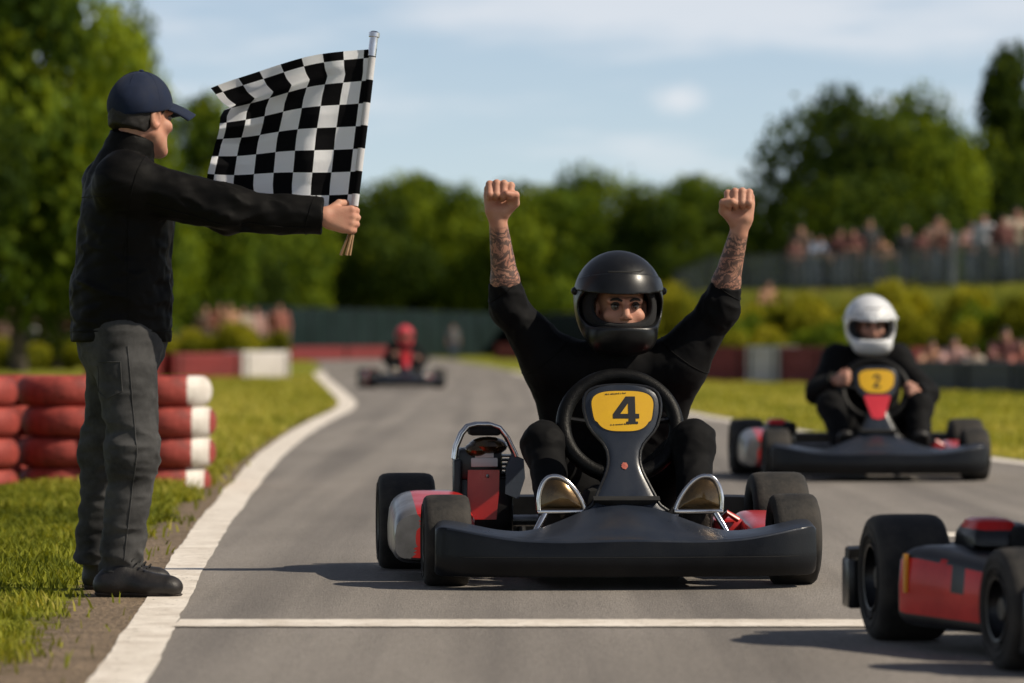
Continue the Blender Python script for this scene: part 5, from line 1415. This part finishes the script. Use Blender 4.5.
S.noise(lambda x, y, z: .0015 * vnoise((x, y, z), 5, 180., 2))
V, F = S.mesh(); FM.part('hair', V, F, MT['hair'])
S = SDF(lo, hi, .0045)
S.ell(T(0, -.004, .040), A(.087, .106, .106) * hs, R, 0); S.ell(T(0, -.045, .035), A(.078, .062, .06) * hs, R, .03)
S.plane(T(0, .0, .018), -unit(R[:, 2] - R[:, 1] * .14), lo, hi, .006)
S.ell(T(0, -.006, .02), A(.080, .102, .09) * hs, R, .004, 'cut')
S.noise(lambda x, y, z: -.0016 * (1 - np.abs(vnoise((x, y, z * .7), 8, 22., 2)) * 2))
V, F = S.mesh(); cap = FM.part('cap', V, F, MT['navy'])
m = MB(); rows = []
for i in range(13):
    t = i / 12; q = []
    for j in range(21):
        a = -1.12 + 2.24 * j / 20
        y0, x0 = .096 * math.cos(a), .083 * math.sin(a)
        ext_ = .104 * math.cos(a * .72) ** .7 * t
        q.append(tuple(T(x0 * (1 + .06 * t), y0 + ext_, .056 - .030 * t ** 1.4 - .030 * (abs(a) / 1.12) ** 2 * (1 - .05 * t)) - FM.base))
    rows.append(q)
m.loft(rows, closed=False); brim = m.build('brim', MT['navy'], cap); so = brim.modifiers.new('thickness', 'SOLIDIFY'); so.thickness = .005; so.offset = 0
m = MB(); m.sphere(tuple(T(0, -.004, .147) - FM.base), (.010, .010, .006)); m.build('button', MT['navy'], cap)
m = MB()
for k in range(6):
    a = k * math.pi / 3 + .52; pts = []
    for u in np.linspace(.12, 1.45, 14):
        pts.append(tuple(T(.0875 * math.sin(u) * math.sin(a), -.004 + .1065 * math.sin(u) * math.cos(a), .040 + .1065 * math.cos(u)) - FM.base))
    m.tube(pts, .0014, 6)
m.build('seam', MT['navy'], cap)
# seams, cuff and hem of the jacket; side seam and pocket of the jeans
jk = [x for x in FM.o.children if x.name.startswith('jacket')][0]; tr = [x for x in FM.o.children if x.name.startswith('trousers')][0]
J = FM.J
ax_ = unit(J['elR'] - J['shR']); u1 = unit(np.cross(ax_, A(0, 1, .2))); u2 = np.cross(ax_, u1)
FM.seam(jk, [(J['shR'] + ax_ * .035, u1 * math.cos(t) + u2 * math.sin(t) + ax_ * .15) for t in np.linspace(0, 6.28, 40)], MT['jacket_cloth'], .0022)
fa = unit(J['wrR'] - J['elR'])
FM.seam(jk, [(J['wrR'] - fa * .045, u1 * math.cos(t) + u2 * math.sin(t)) for t in np.linspace(0, 6.28, 40)], MT['jacket_cloth'], .0022)
FM.seam(jk, [(J['shR'] + (J['wrR'] - J['shR']) * t, A(0, -.75, -.65)) for t in np.linspace(.12, .94, 40)], MT['jacket_cloth'], .002)
FM.seam(jk, [(A(-1.352, 13.30, z), br) for z in np.linspace(.90, 1.24, 36)], MT['jacket_cloth'], .002)
FM.seam(jk, [(A(-1.352, 13.30, .905), A(math.cos(t), math.sin(t), 0)) for t in np.linspace(0, 6.28, 60)], MT['jacket_cloth'], .0026, 'hem_stitch')
FM.seam(jk, [(A(-1.352, 13.30, 1.375), A(math.cos(t), math.sin(t), -.05)) for t in np.linspace(2.4, 4.6, 30)], MT['jacket_cloth'], .002)
def leg_line(a, off, t0, t1): return [((J['hip' + a] + (J['kn' + a] - J['hip' + a]) * min(1, t * 2)) if t < .5 else (J['kn' + a] + (J['an' + a] - J['kn' + a]) * (t * 2 - 1)), off) for t in np.linspace(t0, t1, 50)]
FM.seam(tr, leg_line('R', br, .02, .97), MT['denim'], .0024); FM.seam(tr, leg_line('L', -br, .02, .97), MT['denim'], .0024)
pk = [(z, t) for z, t in ((.80, -.9), (.80, -.2), (.70, -.15), (.675, -.52), (.70, -.95), (.80, -.9))]; ray = []
for (z0, t0), (z1, t1) in zip(pk[:-1], pk[1:]):
    for q in np.linspace(0, 1, 8, endpoint=False):
        t = t0 + (t1 - t0) * q; ray.append((A(-1.335, 13.22, z0 + (z1 - z0) * q), br * math.cos(t) - bd * -math.sin(t)))
FM.seam(tr, ray, MT['denim'], .002, 'pocket_stitch')

# ------------------------------------------------------------------ checkered flag: pole in the hand, cloth streaming back over the arm
top_p, bot_p = at(376, 35, 13.23), at(353, 230, 13.175)
fist = J['wrR'] + J['handR'] @ (A(0, .030, .088) * 1.13)
pd_ = unit(top_p - bot_p)
shift = fist - (bot_p + pd_ * ((fist - bot_p) @ pd_)); shift = shift - A(0, 0, shift[2]); top_p, bot_p = top_p + shift, bot_p + shift
pole_d = lambda py: 13.175 + .055 * (230 - py) / 195.
FL = empty('checkered_flag', tuple(fist)); tag(FL, 'black and white checkered flag on a pole held by the flagman', 'flag')
lp = lambda p: tuple(np.asarray(p) - fist)
m = MB(); m.tube([lp(bot_p + (top_p - bot_p) * u) for u in np.linspace(0, 1, 8)], .0095, 12); m.build('pole', MT['wood'], FL)
m = MB(); up = pd_; m.tube([lp(top_p - up * .075), lp(top_p - up * .01), lp(top_p - up * .008), lp(top_p + up * .006), lp(top_p + up * .012)], [.0145, .0145, .019, .019, .010], 16); m.build('pole_cap', MT['chrome'], FL)
m = MB()
for k in range(5):
    a = k * 1.257; e = bot_p - up * .088 + A(math.cos(a) * .016 - .012, math.sin(a) * .014, 0)
    m.tube([lp(bot_p + up * .02), lp(bot_p - up * .02 + A(math.cos(a), math.sin(a), 0) * .008), lp(e)], [.004, .0048, .006], 6)
m.build('tassel', MT['wood'], FL)
# cloth: rows of measured points (fraction up the pole -> px, py along the row), with waves in depth
NU, NV = 97, 85
pole_t = lambda v: np.array([377.2 + (358.7 - 377.2) * (1 - v), 49 + (206 - 49) * (1 - v)])
free_v = [0., .14, .30, .46, .60, .72, .80, .855, .90, 1.]
free_x = [213., 210.5, 213.5, 214.5, 219., 222., 228., 234., 225., 214.]
free_y = [205., 184., 164., 146., 130., 119., 111., 106., 101., 90.]
free_d = [.10, .15, .09, .15, .08, .15, .22, .22, .04, -.10]
V = []; UV = []
for j in range(NV):
    v = j / (NV - 1); p = pole_t(v); fx, fy = np.interp(v, free_v, free_x), np.interp(v, free_v, free_y); fd = np.interp(v, free_v, free_d)
    for i in range(NU):
        u = i / (NU - 1)
        px = p[0] + (fx - p[0]) * u; py = p[1] + (fy - p[1]) * u
        py += -9 * math.sin(math.pi * u) * v ** 1.5 + 3.5 * math.sin(math.pi * u) * (1 - v) * .6 + 1.6 * math.sin(9 * u + 2 * v) * u
        px += 2.6 * math.sin(9 * v + 3 * u) * u * u
        dd = .004 + fd * u ** 1.6 + .046 * math.sin(u * 10.5 + v * 2.2) * min(1, u * 3) + .016 * math.sin(u * 19 - v * 6) * u + .010 * math.sin(v * 11 + u * 4) * u
        crease = math.exp(-((v - (.86 - .0 * u)) / .05) ** 2) * max(0, (u - .55) / .45) ** 1.3
        dd += .05 * crease; py += 3. * crease
        V.append(lp(at(px, py, pole_d(py) + dd) + shift)); UV.append((u, v))
F = np.array([[j * NU + i, j * NU + i + 1, (j + 1) * NU + i + 1, (j + 1) * NU + i] for j in range(NV - 1) for i in range(NU - 1)])
mesh_np('flag_cloth', np.array(V), F, MT['check'], FL, uv=np.array(UV))
m = MB(); pts = [lp(at(pole_t(v)[0] - 2.2, pole_t(v)[1], pole_d(pole_t(v)[1])) + shift) for v in np.linspace(0, 1, 12)]
m.tube(pts, .0125, 14)
sl = m.build('flag_sleeve', MT['check'], FL)
me = sl.data; ul = me.uv_layers.new(name='UVMap'); P0, P1 = np.array(pts[0]), np.array(pts[-1]); ax = P1 - P0
for lpI in me.loops:
    co = np.array(me.vertices[lpI.vertex_index].co); ul.data[lpI.index].uv = (.001 + .02 * (co[0] - (P0 + ax * .5)[0] < 0), float((co - P0) @ ax / (ax @ ax)))

# ------------------------------------------------------------------ spectators
def cloth(name, c): return material('cloth_' + name, c, .85, var=tuple(x * .7 for x in c), var_scale=6)
CL = {'dark red': cloth('dark_red', (.15, .055, .05)), 'red': cloth('red', (.36, .13, .10)), 'white': cloth('white', (.55, .55, .58)), 'pale blue': cloth('pale_blue', (.30, .36, .50)), 'dark': cloth('dark', (.03, .03, .035)), 'pink': cloth('pink', (.50, .30, .27)),
      'brown': cloth('brown', (.17, .11, .085)), 'orange': cloth('orange', (.50, .27, .17)), 'grey': cloth('grey', (.16, .16, .17)), 'cream': cloth('cream', (.50, .42, .34)), 'blue jeans': cloth('jeans', (.06, .08, .12)), 'black trousers': cloth('black_trousers', (.018, .018, .02)), 'shorts': cloth('shorts', (.35, .27, .20))}
def spec_joints(pose):
    J = dict(pelvis=A(0, 0, .94), waist=A(0, .0, 1.08), chest=A(0, .0, 1.30), neck=A(0, -.01, 1.50), head=A(0, -.02, 1.62), look=A(0, -1, 0), shR=A(-.19, 0, 1.40), shL=A(.19, 0, 1.40),
             hipR=A(-.09, 0, .90), hipL=A(.09, 0, .90), knR=A(-.10, -.03, .49), knL=A(.11, -.01, .49), anR=A(-.10, .02, .09), anL=A(.12, .02, .09), heelR=A(-.10, .04, .04), heelL=A(.12, .04, .04), toeR=A(-.12, -.14, .035), toeL=A(.15, -.13, .035))
    if pose == 'stand': J.update(elR=A(-.27, .03, 1.12), elL=A(.27, .03, 1.12), wrR=A(-.27, -.05, .88), wrL=A(.28, -.04, .88)); hz = A(0, -.1, -1)
    elif pose == 'lean': J.update(pelvis=A(0, .12, .93), chest=A(0, -.04, 1.27), waist=A(0, .06, 1.07), neck=A(0, -.14, 1.44), head=A(0, -.20, 1.55), shR=A(-.19, -.08, 1.36), shL=A(.19, -.08, 1.36), elR=A(-.30, -.16, 1.12), elL=A(.30, -.16, 1.12), wrR=A(-.12, -.34, 1.08), wrL=A(.12, -.34, 1.08), hipR=A(-.09, .10, .90), hipL=A(.09, .10, .90)); hz = A(.2, -1, 0)
    elif pose == 'phone': J.update(elR=A(-.30, -.14, 1.18), elL=A(.30, -.14, 1.18), wrR=A(-.07, -.26, 1.46), wrL=A(.07, -.26, 1.46)); hz = A(.2, -.2, 1)
    elif pose == 'folded': J.update(elR=A(-.28, -.04, 1.14), elL=A(.28, -.04, 1.14), wrR=A(.05, -.22, 1.20), wrL=A(-.05, -.24, 1.16)); hz = A(1, -.1, 0)
    elif pose == 'crouch':
        J.update(pelvis=A(0, .10, .34), waist=A(0, .08, .48), chest=A(0, .0, .70), neck=A(0, -.07, .89), head=A(0, -.11, 1.0), shR=A(-.19, -.03, .80), shL=A(.19, -.03, .80), hipR=A(-.09, .06, .32), hipL=A(.09, .06, .32), knR=A(-.20, -.32, .46), knL=A(.22, -.32, .46), anR=A(-.14, -.14, .09), anL=A(.16, -.14, .09),
                 heelR=A(-.14, -.10, .04), heelL=A(.16, -.10, .04), toeR=A(-.17, -.30, .035), toeL=A(.19, -.30, .035), elR=A(-.30, -.26, .60), elL=A(.30, -.26, .60), wrR=A(-.10, -.42, .58), wrL=A(.10, -.42, .58)); hz = A(.2, -1, 0)
    J['handR'] = hf((1, 0, .2), (.2, 0, 1), hz); J['handL'] = hf((-1, 0, .2), (-.2, 0, 1), hz * A(-1, 1, 1)); return J
SP = {}
def spectator(px, head_y, d, shirt, legs, pose, label, group, base_z=0., rz=0., sc=1.):
    x = (px - 512) * d / FPX; z = base_z
    if pose not in SP:
        P = Person(spec_joints(pose), h=.017, head_s=1.06, hand_s=1., name='person', fingers=False, skin='skin_pale')
        P.top(CL['red'], ease=.016, sleeve=(1., .05 if pose != 'stand' else .5), fold=.006, seed=31, h=.017, hem=None if pose == 'crouch' else P.J['pelvis'] + A(0, 0, -.03), name='shirt'); P.trousers(CL['blue jeans'], h=.017, seed=33)
        m = MB(); hc = P.J['head']; Rh = P.Rh
        S = SDF(hc - .2, hc + .2, .014); S.ell(hc + Rh @ A(0, -.018, .048), A(.088, .108, .094), Rh, 0); S.ell(hc + Rh @ A(0, .10, -.04), A(.11, .09, .085), Rh, .01, 'cut'); S.plane(hc + A(0, 0, -.06), (0, 0, -1), hc - .2, hc + .2)
        V, F = S.mesh(); P.part('hair', V, F, MT['hair'])
        for a in 'RL': P.shoe(a, MT['shoe'], h=.014)
        o = P.o; SP[pose] = o
        for ch in [q for q in bpy.data.objects if q.parent == o]:
            for sl_ in ch.material_slots: sl_.link = 'OBJECT'
            if ch.name.startswith('hair'): ch.material_slots[0].material = MT['hair']
            if ch.name.startswith('shoe'): ch.material_slots[0].material = MT['shoe']
    else: o = copy_tree(SP[pose])
    for ch in [q for q in bpy.data.objects if q.parent == o]:
        if ch.name.startswith('shirt'): ch.material_slots[0].material = CL[shirt]
        if ch.name.startswith('trousers'): ch.material_slots[0].material = CL[legs]
    o.location = (x, d, z); o.rotation_euler = (0, 0, rz); o.scale = (sc,) * 3
    tag(o, label, 'person', group); return o
g_ = 'spectators behind the raised mesh fence'
crowd = [(801, 'brown', 'stand', 'tan-haired spectator in brown, leftmost along the raised fence', -.3, 225), (795, 'dark red', 'folded', 'short dark red spectator in front of the leftmost standing one', .2, 240), (816, 'pale blue', 'lean', 'spectator in pale blue leaning low over the raised fence', .5, 238), (832, 'white', 'lean', 'spectator in white beside the pale blue leaning one', -.3, 240), (840, 'dark red', 'stand', 'dark red spectator behind the white-shirted leaning one', .1, 229), (853, 'dark red', 'folded', 'dark red spectator left of the tallest of the crowd', -.2, 229),
         (869, 'dark', 'stand', 'tall spectator in dark top standing out above the crowd', .3, 219), (881, 'orange', 'lean', 'spectator in orange leaning on the fence in front of the tall one', -.1, 240), (905, 'dark', 'stand', 'dark-clothed spectator alone in the middle of the raised crowd', .1, 226), (924, 'dark red', 'folded', 'dark red spectator left of the brown one with raised hands', .3, 229), (937, 'brown', 'phone', 'brown-clothed spectator with raised hands near the fence post', .5, 216), (948, 'red', 'lean', 'red-shirted spectator leaning right of the one with raised hands', -.2, 232),
         (971, 'pink', 'folded', 'pink-shirted spectator directly above the pale fence post', .2, 222), (984, 'white', 'stand', 'white-shirted spectator just right of the pale fence post', -.4, 214), (1003, 'dark red', 'stand', 'dark red spectator near the right border of the raised crowd', .1, 216), (1016, 'cream', 'phone', 'cream-shirted spectator with raised hands at the right border', .3, 208), (1040, 'red', 'stand', 'red spectator beyond the right border on the bank', 0, 212)]
for k, (px, shirt, pose, lab, rz, hy) in enumerate(crowd):
    # stand a little behind the fence line, seen along this direction
    tx = (px - 512) / FPX; dl = (FA @ FN + (.55 + .5 * (k % 3 == 0))) / (tx * FN[0] + FN[1]); x = tx * dl
    bz = float(bank_z(x, dl)); hgt = {'stand': 1.74, 'folded': 1.74, 'lean': 1.62, 'phone': 1.74}[pose]
    want = CAM_H + (341.5 - hy) * dl / FPX - bz
    spectator(px, hy, dl, shirt, ('blue jeans', 'black trousers')[k % 2], pose, lab, g_, bz, rz, min(1.22, max(.84, want / hgt)))
dq = min(np.arange(90, 116, .25), key=lambda d: abs(float(bank_z((768 - 512) * d / FPX, d)) + 1.74 - (CAM_H + 61.5 * d / FPX)))
spectator(768, 280, float(dq), 'orange', 'shorts', 'folded', 'bare-armed spectator in orange standing among the bushes below the fence', 'spectators among the bushes', float(bank_z((768 - 512) * dq / FPX, dq)), .2, 1.0)
for px, hy, sh, lab, s_ in ((931, 345, 'orange', 'crouching spectator in orange just right of the second driver', 1.), (953, 343, 'pink', 'crouching spectator in pink behind the dark barrier', 1.02), (973, 349, 'cream', 'crouching spectator in cream behind the dark barrier', .95), (1004, 338, 'dark red', 'crouching spectator in dark red behind the dark barrier', 1.08), (1021, 344, 'red', 'crouching spectator in red at the right border behind the barrier', 1.)):
    spectator(px, hy, 69.8 - (px - 931) * .03, sh, 'shorts', 'crouch', lab, 'spectators crouching behind the dark barrier', 0, .1, (CAM_H + (341.5 - hy) * 69 / FPX) / 1.12 * s_ * 1.1)
for px, hy, d, sh, lg, ps, lab in ((7, 304, 142, 'pink', 'shorts', 'stand', 'pink-shirted spectator at the left border beyond the tyre stacks'), (33, 309, 142, 'white', 'blue jeans', 'stand', 'white-shirted spectator of the pair left of the flagman'), (44, 303, 140, 'pink', 'shorts', 'folded', 'pink-shirted spectator of the pair left of the flagman'), (66, 304, 143, 'dark red', 'black trousers', 'stand', 'dark red spectator half hidden by the flagman\'s back'),
                               (205, 305, 144, 'brown', 'black trousers', 'stand', 'brown-clothed spectator at the left of the red-shirted group'), (219, 298, 140, 'red', 'shorts', 'folded', 'red-shirted spectator in the group under the flag'), (229, 299, 139, 'orange', 'shorts', 'stand', 'orange-shirted spectator in the group under the flag'), (243, 307, 143, 'cream', 'blue jeans', 'folded', 'cream-shirted spectator right of the red-shirted group'), (256, 307, 144, 'pink', 'blue jeans', 'stand', 'pink-shirted spectator right of the cream-shirted one'), (279, 299, 140, 'red', 'dark' if False else 'black trousers', 'stand', 'lone red spectator below the end of the flagman\'s arm'),
                               (453, 330, 176, 'grey', 'blue jeans', 'stand', 'tiny pale figure beyond the far kart at the bend')):
    sc = d / FPX; spectator(px, hy, d, sh, lg, ps, lab, 'spectators beyond the left grass' if px < 400 else 'marshals at the bend', 0 if px < 400 else -.0, .2, min(1.3, max(.8, (CAM_H + (341.5 - hy) * sc) / 1.74)) if px < 400 else .95)

# ------------------------------------------------------------------ camera, sky, sun
cam = bpy.data.cameras.new('camera'); co = bpy.data.objects.new('camera', cam); COL.objects.link(co)
co.location = (0, 0, CAM_H); co.rotation_euler = (rad(90), 0, 0)
cam.lens = 135; cam.sensor_width = 36; cam.clip_end = 6000; cam.clip_start = .1
cam.dof.use_dof = True; cam.dof.focus_distance = 13.75; cam.dof.aperture_fstop = 2.6; cam.dof.aperture_blades = 9
scene.camera = co
SUN = unit(A(.95, -.22, .90))
el = math.asin(SUN[2]); az = math.atan2(SUN[0], SUN[1])
w = bpy.data.worlds.new('World'); scene.world = w; w.use_nodes = True
nt = w.node_tree; nt.nodes.clear()
out = nd(nt, 'ShaderNodeOutputWorld'); bg = nd(nt, 'ShaderNodeBackground'); bg.inputs['Strength'].default_value = .15
nt.links.new(bg.outputs[0], out.inputs[0])
sky = nd(nt, 'ShaderNodeTexSky'); sky.sky_type = 'NISHITA'; sky.sun_disc = False; sky.sun_elevation = el; sky.sun_rotation = az; sky.air_density = 1.; sky.dust_density = .6; sky.ozone_density = 1.5
tc = nd(nt, 'ShaderNodeTexCoord')
mp = nd(nt, 'ShaderNodeMapping'); mp.vector_type = 'POINT'; mp.inputs['Location'].default_value = (0, 0, .07)
nt.links.new(tc.outputs['Generated'], mp.inputs[0]); nt.links.new(mp.outputs[0], sky.inputs[0])
# thin stratus streaks and one small puff
cm = nd(nt, 'ShaderNodeMapping'); cm.inputs['Scale'].default_value = (1., 1., 5.5); nt.links.new(tc.outputs['Generated'], cm.inputs[0])
n1 = nd(nt, 'ShaderNodeTexNoise', i_Scale=9., i_Detail=7., i_Roughness=.55); nt.links.new(cm.outputs[0], n1.inputs['Vector'])
sp = nd(nt, 'ShaderNodeSeparateXYZ'); nt.links.new(tc.outputs['Generated'], sp.inputs[0])
hgt = nd(nt, 'ShaderNodeMapRange'); hgt.inputs[1].default_value = .035; hgt.inputs[2].default_value = .085; hgt.inputs[3].default_value = -.12; hgt.inputs[4].default_value = .10; nt.links.new(sp.outputs['Z'], hgt.inputs[0])
ad = nd(nt, 'ShaderNodeMath', operation='ADD'); nt.links.new(n1.outputs['Fac'], ad.inputs[0]); nt.links.new(hgt.outputs[0], ad.inputs[1])
cr = nd(nt, 'ShaderNodeMapRange', interpolation_type='SMOOTHSTEP'); cr.inputs[1].default_value = .45; cr.inputs[2].default_value = .72; cr.inputs[4].default_value = .55; nt.links.new(ad.outputs[0], cr.inputs[0])
pf = unit(A((679 - 512) / FPX, 1, (341.5 - 99) / FPX))
sub = nd(nt, 'ShaderNodeVectorMath', operation='SUBTRACT'); nt.links.new(tc.outputs['Generated'], sub.inputs[0]); sub.inputs[1].default_value = tuple(pf)
scl = nd(nt, 'ShaderNodeVectorMath', operation='MULTIPLY'); nt.links.new(sub.outputs[0], scl.inputs[0]); scl.inputs[1].default_value = (1., .6, 1.7)
ln = nd(nt, 'ShaderNodeVectorMath', operation='LENGTH'); nt.links.new(scl.outputs[0], ln.inputs[0])
n2 = nd(nt, 'ShaderNodeTexNoise', i_Scale=110., i_Detail=4.); nt.links.new(tc.outputs['Generated'], n2.inputs['Vector'])
j = nd(nt, 'ShaderNodeMath', operation='MULTIPLY_ADD'); nt.links.new(n2.outputs['Fac'], j.inputs[0]); j.inputs[1].default_value = .010; nt.links.new(ln.outputs['Value'], j.inputs[2])
pm = nd(nt, 'ShaderNodeMapRange', interpolation_type='SMOOTHSTEP'); pm.inputs[1].default_value = .0145; pm.inputs[2].default_value = .006; pm.inputs[3].default_value = 0.; pm.inputs[4].default_value = .55; nt.links.new(j.outputs[0], pm.inputs[0])
mxm = nd(nt, 'ShaderNodeMath', operation='MAXIMUM'); nt.links.new(cr.outputs[0], mxm.inputs[0]); nt.links.new(pm.outputs[0], mxm.inputs[1])
tint = nd(nt, 'ShaderNodeMix', data_type='RGBA', blend_type='MULTIPLY'); tint.inputs['Factor'].default_value = 1.; nt.links.new(sky.outputs[0], tint.inputs[6]); tint.inputs[7].default_value = (1.13, 1.0, .92, 1)
mx = nd(nt, 'ShaderNodeMix', data_type='RGBA'); nt.links.new(mxm.outputs[0], mx.inputs['Factor']); nt.links.new(tint.outputs[2], mx.inputs[6]); mx.inputs[7].default_value = (6.2, 6.15, 6.25, 1)
# haze: the low sky is far brighter than the zenith
hz = nd(nt, 'ShaderNodeValToRGB'); e = hz.color_ramp.elements; e[0].position = 0.; e[1].position = 1.; e[0].color = (1, 1, 1, 1); e[1].color = (.28, .30, .34, 1)
q = e.new(.12); q.color = (.95, .95, .96, 1); q = e.new(.38); q.color = (.36, .38, .42, 1)
nt.links.new(sp.outputs['Z'], hz.inputs[0])
hm = nd(nt, 'ShaderNodeMix', data_type='RGBA', blend_type='MULTIPLY'); hm.inputs['Factor'].default_value = 1.; nt.links.new(mx.outputs[2], hm.inputs[6]); nt.links.new(hz.outputs[0], hm.inputs[7])
nt.links.new(hm.outputs[2], bg.inputs['Color'])
sun = bpy.data.lights.new('sun', 'SUN'); so = bpy.data.objects.new('sun', sun); COL.objects.link(so)
sun.energy = 5.0; sun.angle = rad(.53); sun.color = (1., .895, .735)
so.rotation_euler = Vector(SUN).to_track_quat('Z', 'Y').to_euler()
so.location = (20, -5, 20)
scene.view_settings.view_transform = 'Standard'; scene.view_settings.look = 'None'; scene.view_settings.exposure = 0; scene.view_settings.gamma = 1
scene.cycles.use_denoising = True
scene.cycles.max_bounces = 8; scene.cycles.transparent_max_bounces = 12; scene.cycles.caustics_reflective = False; scene.cycles.caustics_refractive = False
scene.cycles.sample_clamp_indirect = 6.
